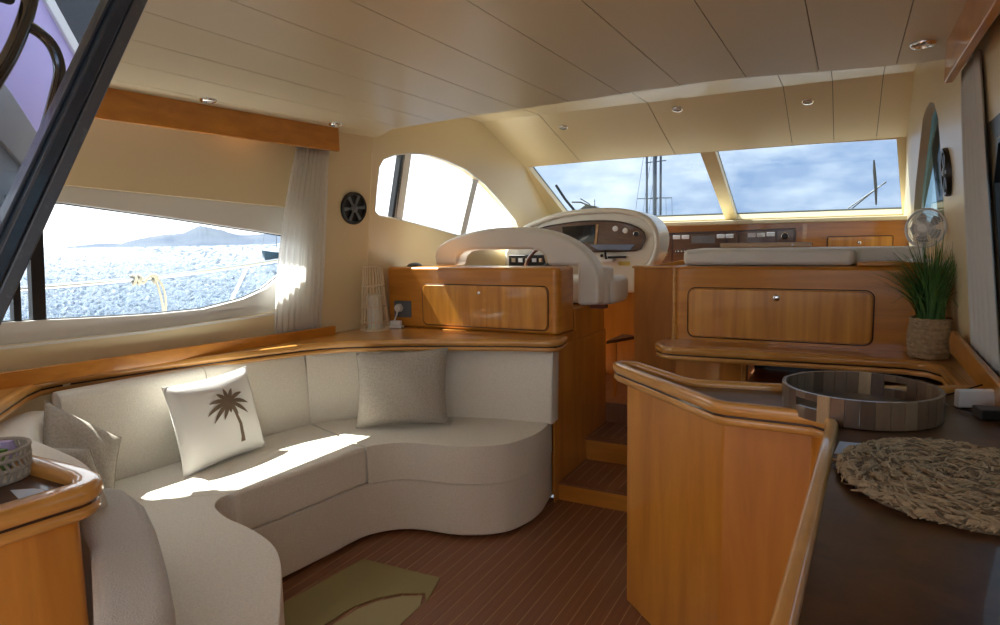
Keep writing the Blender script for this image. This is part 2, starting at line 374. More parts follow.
for a, c in zip(xs, xs[1:]):
    bm = bmesh.new(); slopebox(bm, a+.002, c-.002, [2.6, 4.3, 5.10], .008); obj('ceiling_panel', bm, CREAM, cf)
# lip closing the step between the two ceilings
fe = [(.42, 2.84), (.17, 2.852), (-.127, 2.798), (-.468, 2.72), (-.753, 2.743), (-1.169, 2.775), (-1.729, 2.831), (-2.2, 2.90), (-2.42, 3.06)]
struct('trim_6', sweep(bmesh.new(), fe, [(0, 2.03), (0, 2.32), (.02, 2.32), (.02, 2.03)]), CREAM)

struct('trim_13', B(-2.62, .5, -4.5, 1.30, 2.42, 2.5), CREAM, 'unseen flybridge overhang added over the cockpit to block light')  # unseen cover, added to keep sun and sky light off the aft end
struct('trim_15', B(-2.95, .55, -4.3, -.3, -.08, -.01), TEAK, 'unseen cockpit deck added behind the saloon door to cut low light')  # unseen deck and coamings, added to cut low sky and sea light
struct('trim_16', B(-2.95, .55, -4.35, -4.25, -.08, .85), GEL, 'unseen transom coaming added to cut low light from astern')
struct('trim_17', B(-3.0, -2.9, -4.3, .2, -.08, 1.0), GEL, 'unseen port cockpit coaming added to cut low side light'); struct('trim_18', B(.5, .6, -4.3, .2, -.08, 1.3), GEL, 'unseen starboard cockpit coaming added to cut low side light')
struct('wall_aft_shade', B(-2.75, -1.45, .16, .2, 0, 2.0), CREAM, 'unseen aft bulkhead added beside the saloon door to cut light from astern'); struct('wall_aft_starboard_shade', B(.30, .5, .16, .2, 0, 2.0), CREAM, 'unseen narrow aft bulkhead added to starboard to cut light from astern')  # unseen bulkheads, added to darken the aft end of the saloon
# windscreen wall: raked panel with two openings
def WF(x, t, d=0): return Vector((x, 5.10+.80*t, 2.035-.49*t))+Vector((0, .49, .80)).normalized()*(-d)*-1
wl = [(-2.455, .02), (-1.018, -.015), (-.955, .985), (-2.36, .985)]
wr = [(-.909, -.02), (.246, .02), (.342, .985), (-.862, .985)]
wf = struct('wall_front', holed([(-2.6, -.12), (.48, -.12), (.48, 1.1), (-2.6, 1.1)], [wl, wr], WF, .06), CREAM, 'raked cream windscreen frame with a central pillar')
for n_, q, lb in (('window_5', wl, 'port windscreen pane with masts beyond it'), ('window_6', wr, 'starboard windscreen pane with a wiper outside')):
    g = struct(n_, holed([(q[0][0]-.03, -.06), (q[1][0]+.03, -.06), (q[2][0]+.03, 1.03), (q[3][0]-.03, 1.03)], [], lambda x, t, d: WF(x, t, .062+d), .006), GL_TINT, lb)
    s_ = bmesh.new(); tube(s_, [WF(*p, .055) for p in q], .009, 4, closed=True); obj('rubber_seal', s_, GREYP, g)
# sill, lower fascia of wood
struct('trim_7', prismY([(-2.6, 1.500), (.46, 1.500), (.46, 1.535), (-2.6, 1.535)], 5.56, 6.0), CREAM, 'cream sill under the windscreen', bevel=.008)
fa = struct('trim_8', B(-2.6, .46, 5.60, 5.64, .36, 1.502), WOODX, 'wooden fascia below the windscreen')

# port valance with curtain
struct('trim_9', PR([(-2.512, 1.48), (-2.414, 2.72), (-2.44, 2.722), (-2.538, 1.48)], 1.90, 2.022), WOODX, 'long varnished pelmet over the port window', bevel=.004)
struct('trim_10', B(.248, .272, 1.2, 2.60, 1.892, 2.022), WOODX, 'varnished pelmet over the right side curtain', bevel=.004)

struct('trim_14', holed([(1.10, 1.044), (1.787, 1.036), (2.328, 1.045), (2.50, 1.06), (2.50, 1.068), (2.328, 1.055), (1.787, 1.046), (1.10, 1.054)], [], lambda y, z, d: W1(y, z, -.012+d), .06), SURR, 'narrow white sill strip below the long port window')

# ------------------------------------------------------------------ trims and ledges
def railprof(z, h=.062, r=.026, W=.68):
    up_, lo_ = [], []
    hu = h*.55
    for k in range(9):
        a = -PI/2+PI*k/8; up_.append((-r*.85-.5*hu*.9*math.cos(a), z-hu/2+.5*hu*math.sin(a)))
    up_ += [(.014, z), (.023, z-.003), (.0285, z-.009), (.03, z-.016), (.03, z-hu)]
    inl = [(-r*.95, z-hu+.002), (.02, z-hu+.002), (.02, z-hu-.006), (-r*.95, z-hu-.006)]
    hl = h*.38; zl = z-hu-.004
    for k in range(7):
        a = -PI/2+PI*k/6; lo_.append((-r*.6-.5*hl*1.1*math.cos(a), zl-hl/2+.5*hl*math.sin(a)))
    lo_ += [(.02, zl), (.02, zl-hl)]
    fx_ = lambda L_: [((o+.0375)*W, zz) for o, zz in L_]
    return fx_(up_), fx_(inl), fx_(lo_)
def rail(thing, path, z, h=.062):
    u_, i_, l_ = railprof(z, h)
    thing.part('rail_upper', sweep(bmesh.new(), path, u_), TRIM, smooth=True)
    thing.part('inlay_strip', sweep(bmesh.new(), path, i_), DARKW)
    thing.part('rail_lower', sweep(bmesh.new(), path, l_), TRIM, smooth=True)
def arcpts(c, r, a0, a1, n=6): return [(c[0]+r*math.cos(math.radians(a0+(a1-a0)*k/n)), c[1]+r*math.sin(math.radians(a0+(a1-a0)*k/n))) for k in range(n+1)]

# sofa ledge: runs along the port side, round the fore corner to the helm cabinet
lp = [(-2.40, .86), (-2.62, 1.13), (-2.83, 1.33)]
lp = [(-2.32, .95), (-2.58, 1.13), (-2.74, 1.27), (-2.79, 1.42), (-2.775, 1.70), (-2.68, 2.10), (-2.575, 2.45)]
ledge_path = [(-2.30, .93), (-2.49, 1.08), (-2.72, 1.28), (-2.785, 1.36), (-2.79, 1.45), (-2.71, 1.76), (-2.57, 2.18), (-2.47, 2.42), (-2.41, 2.52), (-2.31, 2.61), (-2.08, 2.74), (-1.83, 2.85), (-1.55, 2.95), (-1.34, 3.0), (-1.30, 3.03), (-1.29, 3.09), (-1.31, 3.19)]
tl_ = T('sofa_ledge', (-2.4, 2.8, .82), 'varnished wooden ledge with dark inlay running round behind the sofa back', 'ledge')
back_edge = [(-2.64, .86), (-2.88, 1.05), (-2.86, 1.3), (-2.64, 2.75), (-2.60, 3.06), (-2.45, 3.19), (-1.36, 3.19)]
surf = [tuple(p) for p in offs(ledge_path, .0)]
rail(tl_, ledge_path, .90, .062)
poly = [tuple(p) for p in offs(ledge_path, .03)]+[(-1.37, 3.185), (-2.56, 3.185), (-2.59, 3.05), (-2.635, 2.72), (-2.80, 1.4), (-2.9, 1.05), (-2.62, .80)]
tl_.part('ledge_top', PR(poly, .875, .899), TRIM)

# ------------------------------------------------------------------ sofa
sf = T('sofa', (-2.1, 2.2, 0), 'long curved cream boucle sofa wrapping round the port side under the window', 'sofa')
front = smoothpath([(-1.385, 3.10, 0), (-1.352, 2.92, 0), (-1.36, 2.77, 0), (-1.42, 2.62, 0), (-1.587, 2.511, 0), (-1.844, 2.46, 0), (-1.985, 2.32, 0), (-2.02, 2.09, 0), (-2.055, 1.85, 0), (-2.085, 1.68, 0), (-2.10, 1.60, 0), (-2.05, 1.52, 0), (-1.92, 1.465, 0), (-1.77, 1.44, 0), (-1.62, 1.395, 0), (-1.50, 1.32, 0), (-1.36, 1.19, 0), (-1.22, 1.04, 0), (-1.12, .85, 0), (-1.08, .60, 0)], 4)
front = [(p.x, p.y) for p in front]
backs = [(-1.12, .59), (-1.33, .72), (-1.62, .885), (-1.92, 1.0), (-2.5, 1.09), (-2.68, 1.28), (-2.62, 2.1), (-2.50, 2.55), (-2.33, 2.72), (-1.93, 3.0), (-1.385, 3.14)]
sf.part('base', PR(front+backs, .015, .275), BOUCLE, bevel=.012)
def inset_front(d): return [tuple(p) for p in offs(front, d)]
f2 = [tuple(p) for p in offs(front, .015)]
nf = len(f2)
ia = min(range(nf), key=lambda i: (Vector(f2[i])-Vector((-2.03, 2.32))).length)
ib = min(range(nf), key=lambda i: (Vector(f2[i])-Vector((-2.09, 1.63))).length)
cus = [f2[:ia+1]+[(-2.53, 2.51), (-2.46, 2.64), (-2.33, 2.74), (-1.93, 3.0), (-1.37, 3.10)],
       f2[ia:ib+1]+[(-2.34, 1.44), (-2.66, 1.40), (-2.62, 2.1), (-2.53, 2.51)],
       f2[ib:]+[(-1.15, .62), (-1.35, .77), (-1.62, .92), (-1.92, 1.02), (-2.5, 1.10), (-2.66, 1.28), (-2.66, 1.40), (-2.34, 1.44)]]
for c_ in cus:
    sf.part('seat_cushion', PR([(p[0], p[1]) for p in c_], .278, .46), BOUCLE, bevel=.028, seg=5)
# back cushions: rounded slabs following the wall
def slabback(path, th, z0, z1, lean=.03, name='back_cushion', m=BOUCLE, r=.03):
    nz = 9; bm = bmesh.new(); rings = []
    prof = []
    k = 6
    H_ = z1-z0
    pr = [(0.01, z0), (0, z0+.03), (-.006, z0+H_*.5), (0.004, z1-r*1.3)]
    for i in range(1, k+1):
        a = PI/2*i/k; pr.append((.004+r*1.3*(1-math.cos(a)), z1-r*1.3+r*1.3*math.sin(a)))
    pr += [(th-r, z1)]
    for i in range(1, k+1):
        a = PI/2*i/k; pr.append((th-r+r*math.sin(a), z1-r+r*math.cos(a)))
    pr += [(th, z0)]
    L_ = [offs(path, o+lean*(z-z0)/H_) for o, z in pr]
    n = len(path)
    cen = [Vector((L_[0][i].x+L_[-1][i].x, L_[0][i].y+L_[-1][i].y))/2 for i in range(n)]
    rows = []
    tot = [0]
    for i in range(1, n): tot.append(tot[-1]+(Vector(path[i][:2])-Vector(path[i-1][:2])).length)
    Lt = tot[-1]
    for i in range(n):
        e = min(tot[i], Lt-tot[i]); f = 1 if e > .035 else math.sqrt(max(0, 1-(1-e/.035)**2))
        f = .88+.12*f
        row = []
        for j, (o, z) in enumerate(pr):
            p = Vector((L_[j][i].x, L_[j][i].y)); p = cen[i]+(p-cen[i])*f
            zz = z0+(z-z0)*(.96+.04*f) if z > z0+H_*.5 else z
            row.append(bm.verts.new((p.x, p.y, zz)))
        rows.append(row)
    for a, c in zip(rows, rows[1:]):
        for j in range(len(pr)): bm.faces.new((a[j], a[(j+1)%len(pr)], c[(j+1)%len(pr)], c[j]))
    bm.faces.new(rows[0][::-1]); bm.faces.new(rows[-1])
    return sf.part(name, bm, m, smooth=True)
def dens(path, ends=.035):
    P = [Vector((*p[:2], 0)) for p in path]; P = smoothpath(P, 6)
    a, b_ = P[0], P[-1]
    d0 = (P[1]-P[0]).normalized(); d1 = (P[-1]-P[-2]).normalized()
    st_ = [a+d0*ends*t for t in (0, .08, .25, .5, .8)]; en = [b_-d1*ends*t for t in (.8, .5, .25, .08, 0)]
    mid = [p for p in P if (p-a).length > ends and (p-b_).length > ends]
    return [(p.x, p.y) for p in st_+mid+en]
slabback(dens([(-1.335, 3.02), (-1.6, 2.99), (-1.93, 2.90), (-2.18, 2.77), (-2.37, 2.63), (-2.500, 2.484)])[::-1], .12, .455, .850)
slabback(dens([(-2.493, 2.492), (-2.545, 2.22), (-2.575, 1.96)])[::-1], .10, .455, .856)
slabback(dens([(-2.577, 1.957), (-2.61, 1.65), (-2.64, 1.36)])[::-1], .10, .455, .856)
slabback(dens([(-2.63, 1.355), (-2.58, 1.27), (-2.47, 1.20), (-2.33, 1.13)])[::-1], .13, .455, .80)
slabback(dens([(-2.325, 1.148), (-2.0, 1.10), (-1.78, 1.03)])[::-1], .11, .455, .80)
# short boucle end of the aft back, standing beside the side table
ab = [(-1.97, 1.10), (-1.90, 1.125), (-1.738, 1.08), (-1.57, 1.0), (-1.37, .89), (-1.2, .79), (-1.06, .68), (-1.12, .58), (-1.33, .70), (-1.62, .86), (-1.92, .98)]
sf.part('arm_cushion', PR([(p[0], p[1]) for p in ab], .25, .705), BOUCLE2, bevel=.05, seg=6)

# ------------------------------------------------------------------ pillows
def pillow(name, c, right, upv, T_, label, m, group=None, squash=1):
    c = Vector(c); rx = Vector(right)/2; uy = Vector(upv)/2; nn = rx.cross(uy).normalized()
    if nn.x*(0-c.x)+nn.y*(0-c.y) < 0: nn = -nn
    t_ = T(name, tuple(c-uy), label, 'cushion', group)
    n = 22
    def S(u, v, s):
        k = 1-.07*(1-abs(v)**2)*abs(u)**3; k2 = 1-.07*(1-abs(u)**2)*abs(v)**3
        h = T_*(max(0, 1-abs(u)**2.6)*max(0, 1-abs(v)**2.6))**.42
        h += .004*math.sin(5*u+3*v)*(1-u*u)*(1-v*v)
        return c+rx*u*k+uy*v*k2+nn*h*s
    bm = bmesh.new()
    g = {}
    for s in (1, -1):
        for i in range(n+1):
            for j in range(n+1):
                if s == -1 and (i in (0, n) or j in (0, n)): g[s, i, j] = g[1, i, j]; continue
                g[s, i, j] = bm.verts.new(S(2*i/n-1, 2*j/n-1, s))
        for i in range(n):
            for j in range(n): bm.faces.new((g[s, i, j], g[s, i+1, j], g[s, i+1, j+1], g[s, i, j+1]))
    t_.part('cover', bm, m, smooth=True)
    sm = bmesh.new(); ed = []
    for a in range(n): ed.append(S(-1+2*a/n, -1, 0))
    for a in range(n): ed.append(S(1, -1+2*a/n, 0))
    for a in range(n): ed.append(S(1-2*a/n, 1, 0))
    for a in range(n): ed.append(S(-1, 1-2*a/n, 0))
    tube(sm, ed, .003, 5, closed=True); t_.part('seam', sm, m, smooth=True)
    return t_, S
pt_, PS_ = pillow('throw_pillow', (-2.455, 1.885, .65), (0.0, .43, .012), (-.10, .0, .375), .062, 'white square throw pillow embroidered with a brown palm tree, leaning on the long back', WHITEC)
bm = bmesh.new()
def leafp(pts, w_):       # ribbon over the pillow surface along pts (u,v)
    row = []
    for i, (u, v) in enumerate(pts):
        q = pts[min(i+1, len(pts)-1)]; p = pts[max(i-1, 0)]; d = Vector((q[0]-p[0], q[1]-p[1])).normalized(); nx = Vector((-d.y, d.x))
        ww = w_[i] if isinstance(w_, list) else w_
        a = PS_(u+nx.x*ww, v+nx.y*ww, 1); c = PS_(u-nx.x*ww, v-nx.y*ww, 1); nn = PS_(u, v, 1.06)-PS_(u, v, 1)
        nn = nn.normalized()*.0022
        row.append((bm.verts.new(a+nn), bm.verts.new(c+nn)))
    for a, c in zip(row, row[1:]): bm.faces.new((a[0], a[1], c[1], c[0]))
cx_, cy_ = .14, .30
leafp([(cx_+.02, cy_), (cx_+.09, cy_-.25), (cx_+.16, cy_-.55), (cx_+.17, cy_-.85), (cx_+.165, cy_-.98)], [.03, .03, .035, .04, .055])
for ang, ln in ((8, .50), (38, .50), (66, .40), (96, .36), (124, .42), (150, .50), (176, .52), (-24, .46), (206, .46), (-60, .30), (238, .34), (268, .24)):
    a = math.radians(ang); pp = []
    for k in range(8):
        t = k/7; pp.append((cx_+ln*t*math.cos(a), cy_+ln*t*math.sin(a)-.42*t*t*ln*abs(math.cos(a))))
    leafp(pp, [.012, .028, .040, .046, .046, .038, .025, .004])
pt_.part('palm_embroidery', bm, PALM)
pillow('throw_pillow', (-2.015, 2.66, .665), (.40, .25, .01), (-.02, .05, .385), .062, 'plain greige throw pillow leaning at the fore corner of the sofa', LINEN)
pillow('throw_pillow', (-2.53, 1.335, .635), (.14, .19, -.18), (-.13, .13, .24), .06, 'greige linen throw pillow slumped on one corner in the aft end of the sofa', LINEN)
pillow('throw_pillow', (-2.40, 1.20, .60), (.15, .22, -.07), (-.13, -.02, .27), .05, 'grey throw pillow standing nearest the side table', LINEN)

# ------------------------------------------------------------------ helm cabinet (port) and helm seat
cab = T('helm_cabinet', (-1.9, 3.3, 0), 'varnished cherry cabinet with a fall-front door behind the sofa ledge', 'cabinet')
body = rrect(-2.46, -1.36, 3.19, 3.43, .035, 4)
cab.part('body', PR([(-2.50, 3.19)]+[p for p in rrect(-2.46, -1.36, 3.19, 3.43, .04, 5) if p[0] > -2.3]+[(-2.50, 3.43)], .898, 1.262), WOODX, bevel=.018, seg=4)
cab.part('plinth', B(-2.50, -1.362, 3.195, 3.43, .0, .898), WOOD)
cab.part('door', prismY(rrect(-2.235, -1.425, .925, 1.158, .03), 3.180, 3.195), DOORW, bevel=.004)
gb = bmesh.new(); tube(gb, [(p[0], 3.1885, p[1]) for p in rrect(-2.240, -1.420, .920, 1.163, .033)], .0024, 5, closed=True); cab.part('door_gap', gb, DARKW)
def knob(th, c, parent=None, r=.011, dirv=(0, -1, 0)):
    bm = lathe(bmesh.new(), [(r*.9, 0), (r, .003), (r*.8, .006), (r*.35, .0065), (r*.35, .009), (0.0005, .0095)], (0, 0, 0), 16)
    q = Vector((0, 0, 1)).rotation_difference(Vector(dirv)); bmesh.ops.transform(bm, matrix=Matrix.Translation(c) @ q.to_matrix().to_4x4(), verts=bm.verts)
    return th.part('knob', bm, CHROME, parent=parent, smooth=True)
knob(cab, (-1.845, 3.18, 1.118))
hs = T('helm_chair', (-1.8, 3.7, 0), 'white vinyl helm chair with an arched back and hand slot on a wooden box', 'chair')
hs.part('wooden_box', B(-2.5, -1.362, 3.435, 3.93, 0, 1.02), WOOD, bevel=.006)
hs.part('side_panel', B(-1.362, -1.352, 3.10, 3.925, 0.0, .84), WOOD)
outl = smoothpath([(-2.31, 1.262, 0), (-2.31, 1.35, 0), (-2.25, 1.405, 0), (-2.13, 1.447, 0), (-1.98, 1.476, 0), (-1.82, 1.488, 0), (-1.65, 1.482, 0), (-1.49, 1.450, 0), (-1.37, 1.395, 0), (-1.285, 1.325, 0), (-1.235, 1.24, 0), (-1.225, 1.13, 0), (-1.228, 1.045, 0)], 3)
outl = [(p.x, p.y) for p in outl]+[(-1.352, 1.035), (-1.352, 1.262)]
hl = [(-2.15, 1.262), (-2.14, 1.315), (-2.10, 1.345), (-2.03, 1.356), (-1.66, 1.358), (-1.585, 1.345), (-1.545, 1.31), (-1.535, 1.262)]
# back shell: outline with the slot cut in from below
ou = outl[:-1]+[(-1.352, 1.262)]+hl[::-1]
hs.part('backrest', prismY(ou, 3.435, 3.56), VINYL, bevel=.022, seg=5)
hs.part('side_wing', PR(rrect(-1.33, -1.222, 3.56, 3.72, .04), 1.03, 1.25), VINYL, bevel=.02, seg=4)
hs.part('seat_cushion', PR(rrect(-2.3, -1.195, 3.62, 3.94, .06), 1.025, 1.185), VINYL, bevel=.04, seg=5)
hs.part('red_trim', B(-1.35, -1.26, 3.64, 3.70, 1.0, 1.03), mat('brown_pad', (.2, .06, .03), .5))
pk = T('sunglasses_case', (-2.39, 3.3, 1.262), 'small black rounded case lying on the port end of the helm cabinet', 'case')
bm = lathe(bmesh.new(), [(.045, 0), (.047, .006), (.035, .016), (.018, .021), (.001, .022)], (-2.37, 3.30, 1.263), 20); pk.part('shell', bm, BLACK, smooth=True)

# helm console pod with dash
pod = T('helm_console', (-1.75, 5.0, .36), 'ivory moulded helm console with a lens shaped walnut instrument dash', 'console')
pts = smoothpath([(-2.50, 1.33, 0), (-2.33, 1.49, 0), (-2.157, 1.565, 0), (-1.987, 1.607, 0), (-1.78, 1.625, 0), (-1.60, 1.627, 0), (-1.45, 1.61, 0), (-1.33, 1.57, 0), (-1.26, 1.50, 0), (-1.232, 1.41, 0), (-1.245, 1.30, 0), (-1.29, 1.215, 0), (-1.37, 1.155, 0), (-1.385, 1.0, 0)], 4)
pp = [(p.x, p.y) for p in pts]+[(-2.50, 1.0)]
pod.part('moulding', prismY(pp, 4.72, 5.10), GEL, bevel=.04, seg=5)
pod.part('rim', tube(bmesh.new(), [(p.x*1.0, 4.71, p.y-.012) for p in pts[2:-3]], .022, 8), GEL, smooth=True)
dsh = smoothpath([(-2.30, 1.42, 0), (-2.149, 1.497, 0), (-1.996, 1.523, 0), (-1.815, 1.54, 0), (-1.617, 1.538, 0), (-1.463, 1.517, 0), (-1.351, 1.468, 0), (-1.318, 1.414, 0), (-1.336, 1.364, 0), (-1.39, 1.318, 0), (-1.72, 1.312, 0), (-2.1, 1.32, 0)], 3, closed=True)
pod.part('dash_panel', prismY([(p.x, p.y) for p in dsh], 4.700, 4.725), DASH, bevel=.005)
gb = bmesh.new(); tube(gb, [(p.x, 4.70, p.y) for p in dsh], .006, 6, closed=True); pod.part('dash_edge', gb, DARKW, smooth=True)
pod.part('chart_screen', prismY([(-1.97, 1.505), (-1.70, 1.515), (-1.705, 1.376), (-1.95, 1.38)], 4.690, 4.702), BLACKG, bevel=.004)
pod.part('screen_surround', prismY([(-1.69, 1.515), (-1.672, 1.515), (-1.69, 1.366), (-1.705, 1.366)], 4.692, 4.702), BLONDE)
def disc(th, name, c, r, m, d=.01, parent=None, n=20, dirv=(0, -1, 0)):
    bm = lathe(bmesh.new(), [(r, 0), (r, d*.7), (r*.85, d), (r*.5, d*1.02), (.0003, d*1.02)], (0, 0, 0), n)
    q = Vector((0, 0, 1)).rotation_difference(Vector(dirv)); bmesh.ops.transform(bm, matrix=Matrix.Translation(c) @ q.to_matrix().to_4x4(), verts=bm.verts)
    return th.part(name, bm, m, parent=parent, smooth=True)
for gx, gz, m in ((-1.541, 1.479, WHITEP), (-1.464, 1.463, WHITEP), (-1.382, 1.437, BLACK)):
    g_ = disc(pod, 'gauge', (gx, 4.70, gz), .024, CHROME); disc(pod, 'gauge_face', (gx, 4.691, gz), .019, m, .004, parent=g_)
pod.part('slate_strip', prismY([(-1.75, 1.366), (-1.392, 1.362), (-1.425, 1.322), (-1.68, 1.322)], 4.688, 4.702), SLATEP, bevel=.003)
pod.part('switch_bar', prismY([(-1.60, 1.275), (-1.46, 1.278), (-1.47, 1.262), (-1.60, 1.260)], 4.690, 4.725), BLACK)
th_ = pod.part('throttle_base', prismY(rrect(-1.66, -1.55, 1.235, 1.255, .008), 4.66, 4.725), WHITEP, bevel=.003)
pod.part('throttle_lever', tube(bmesh.new(), [(-1.605, 4.68, 1.245), (-1.605, 4.655, 1.29), (-1.605, 4.65, 1.325)], [.010, .007, .012], 8), BLACK, smooth=True)
pod.part('warning_label', prismY(rrect(-1.525, -1.435, 1.205, 1.237, .01), 4.717, 4.722), YELL)
disc(pod, 'switch_knob', (-1.655, 4.72, 1.28), .012, BLACK, .012)
pod.part('lower_panel', B(-2.5, -1.30, 4.78, 5.5, .36, 1.0), BLONDE if False else WOOD)
# instruments under the arch, seen through the seat slot
pod.part('steering_column', tube(bmesh.new(), [(-2.0, 4.49, 1.20), (-2.0, 4.75, 1.12)], .03, 10), BLACK, smooth=True)
pod.part('switch_box', B(-2.40, -1.95, 4.62, 4.72, 1.20, 1.29), BLACK, bevel=.005)
for k in range(7): pod.part('switch', B(-2.37+.06*k, -2.335+.06*k, 4.61, 4.63, 1.235, 1.265), WHITEP if k % 2 else CHROME)
# steering wheel
wh = T('steering_wheel', (-2.0, 4.45, 1.20), 'brown wooden rimmed steering wheel glimpsed through the helm seat slot', 'steering wheel')
bm = bmesh.new(); cw = Vector((-2.00, 4.45, 1.20)); ax1 = Vector((1, 0, 0)); ax2 = Vector((0, .35, .94)).normalized()
tube(bm, [cw+(ax1*math.cos(2*PI*k/32)+ax2*math.sin(2*PI*k/32))*.17 for k in range(32)], .013, 8, closed=True); wh.part('rim', bm, DARKW if False else mat('mahogany_rim', (.16, .05, .02), .3, coat=.6), smooth=True)
for k in range(3):
    a = PI/2+2*PI*k/3+.3; wh.part('spoke', tube(bmesh.new(), [cw+Vector((0, .05, 0)), cw+(ax1*math.cos(a)+ax2*math.sin(a))*.165], .009, 6), CHROME, smooth=True)
disc(wh, 'hub', cw+Vector((0, .05, 0)), .035, BLACK, .02)

# passage panels beside the steps
pg = T('passage_panel', (-1.0, 4.0, .36), 'plain cherry bulkhead panel to the right of the helm passage', 'panel')
pg.part('panel', B(-1.19, -.80, 4.0, 4.03, .2, 1.222), WOOD)
pg.part('side', B(-1.19, -1.17, 4.03, 5.55, .36, 1.222), WOOD)
pg.part('cap', B(-1.20, -.79, 3.985, 4.05, 1.222, 1.236), TRIM, bevel=.004)
fr = T('foot_rest', (-1.36, 4.2, .7), 'dark triangular wooden foot rest beside the helm passage', 'foot rest')
fr.part('shelf', PR([(-1.36, 3.96), (-1.24, 4.25), (-1.36, 4.3)], .735, .755), DARKW)
fr.part('bracket', PR([(-1.36, 4.1), (-1.34, 4.1), (-1.34, 4.12), (-1.36, 4.12)], .36, .735), WOOD)

# ------------------------------------------------------------------ starboard console
sc_ = T('starboard_cabinet', (-.25, 3.6, 0), 'wide varnished cherry cabinet with a rounded fall-front door at centre right', 'cabinet')
sc_.part('body', PR([p for p in rrect(-.812, .425, 3.40, 3.95, .04, 5) if p[0] < 0]+[(.375, 3.40), (.375, 3.95)][::1] if False else [(-.812, 3.95), (-.812, 3.46), (-.805, 3.43), (-.79, 3.41), (-.765, 3.40), (.37, 3.40), (.37, 3.95)], .80, 1.262), WOODX, bevel=.022, seg=5)
sc_.part('door', prismY(rrect(-.722, .100, .905, 1.148, .035), 3.385, 3.402), DOORW, bevel=.005)
gb = bmesh.new(); tube(gb, [(p[0], 3.3985, p[1]) for p in rrect(-.728, .106, .899, 1.154, .038)], .0024, 5, closed=True); sc_.part('door_gap', gb, DARKW)
knob(sc_, (-.305, 3.385, 1.112), r=.016)
sc_.part('left_post', tube(bmesh.new(), [(-.80, 3.415, .80), (-.80, 3.415, 1.255)], .012, 8), TRIM, smooth=True)
sc_.part('lower_panel', B(-.77, -.44, 3.34, 3.38, 0, .82), WOOD)
sc_.part('lower_post', B(-.45, -.425, 3.32, 3.38, 0, .82), TRIM, bevel=.006)
sc_.part('recess_back', B(-.44, .46, 3.75, 3.78, 0, .82), DARKW)
sc_.part('recess_shelf', B(-.43, .44, 3.36, 3.75, .66, .69), WOOD)
sc_.part('top_corner', PR(rrect(.03, .30, 3.41, 3.56, .03), 1.262, 1.285), WOODX, bevel=.01)
sh_ = T('starboard_shelf', (-.2, 3.2, .82), 'varnished shelf with rounded inlaid nosing below the wide cabinet', 'shelf')
shp = [(-.84, 3.39), (-.855, 3.30), (-.845, 3.20), (-.80, 3.14), (-.74, 3.12), (.22, 3.16), (.29, 3.13), (.33, 3.05), (.345, 2.70), (.345, 2.46)]
rail(sh_, shp, .885, .066)
sh_.part('shelf_top', PR(shp+[(.412, 2.46), (.412, 3.398), (-.3, 3.398)], .862, .882), TRIM)
cu = T('settee_cushion', (-.25, 3.65, 1.262), 'long flat off-white vinyl cushion lying on top of the wide cabinet', 'cushion')
cu.part('cushion', PR([(-.772, 3.47), (.02, 3.47), (.025, 3.58), (.31, 3.58), (.31, 3.93), (-.772, 3.93)], 1.264, 1.345), VINYL, bevel=.025, seg=5)
pk2 = T('wooden_batten', (-.4, 3.85, 1.345), 'pale wooden batten lying on the off-white cushion under the switch panel', 'batten')
pk2.part('board', B(-.65, -.18, 3.86, 3.92, 1.346, 1.372), BLONDE, bevel=.004)
disc(pk2, 'button', (-.275, 3.86, 1.36), .006, WHITEP, .003)
# instrument panel on the fascia
ip = T('switch_panel', (-.9, 5.6, 1.13), 'maroon electrical switch panel with pale rocker switches under the windscreen', 'switch panel')
ip.part('frame', prismY([(-1.45, 1.12), (-.375, 1.12), (-.375, 1.462), (-1.45, 1.442)], 5.575, 5.60), PANELB, bevel=.004)
for (xa, xb, za, zb) in ((-1.43, -1.335, 1.14, 1.425), (-1.32, -.90, 1.30, 1.43), (-.885, -.80, 1.16, 1.435), (-.79, -.52, 1.30, 1.44), (-.51, -.39, 1.16, 1.445), (-1.32, -.90, 1.15, 1.27)):
    ip.part('sub_panel', prismY(rrect(xa, xb, za, zb, .008, 2), 5.568, 5.577), DASH, bevel=.002)
for (xa, za) in ((-1.292, 1.408), (-1.218, 1.408), (-.935, 1.41), (-.865, 1.41), (-.697, 1.413), (-.629, 1.414), (-.556, 1.418)):
    ip.part('rocker_switch', prismY(rrect(xa-.03, xa+.03, za-.018, za+.014, .004, 2), 5.556, 5.570), WHITEP, bevel=.002)
gb = bmesh.new()
for k in range(7): box(gb, -1.17, -.98, 5.560, 5.569, 1.355+.009*k, 1.359+.009*k)
ip.part('grille', gb, GREYS)
ip.part('terminal_strip', B(-1.30, -.93, 5.556, 5.572, 1.282, 1.294), WHITEP)
for k in range(14): ip.part('terminal', B(-1.292+.026*k, -1.281+.026*k, 5.55, 5.558, 1.280, 1.296), BLACK)
for cx1, cz1, r_ in ((-.452, 1.40, .028), (-1.385, 1.39, .022), (-1.385, 1.33, .022), (-1.385, 1.27, .022), (-1.36, 1.405, .01)):
    g_ = disc(ip, 'dial', (cx1, 5.568, cz1), r_, CHROME, .006); disc(ip, 'dial_face', (cx1, 5.5625, cz1), r_*.8, BLACK, .003, parent=g_)
cp = T('wall_cupboard', (.06, 5.59, 1.28), 'small cupboard front in the wooden fascia at the right of the windscreen', 'cupboard')
cp.part('door', prismY(rrect(-.151, .27, 1.25, 1.385, .012), 5.585, 5.60), DOORW, bevel=.004)
gb = bmesh.new(); tube(gb, [(p[0], 5.598, p[1]) for p in rrect(-.157, .276, 1.244, 1.391, .014)], .0024, 5, closed=True); cp.part('door_gap', gb, DARKW)
knob(cp, (.06, 5.585, 1.34), r=.013)
cp.part('stile', B(-.33, -.30, 5.585, 5.6, .9, 1.49), TRIM)

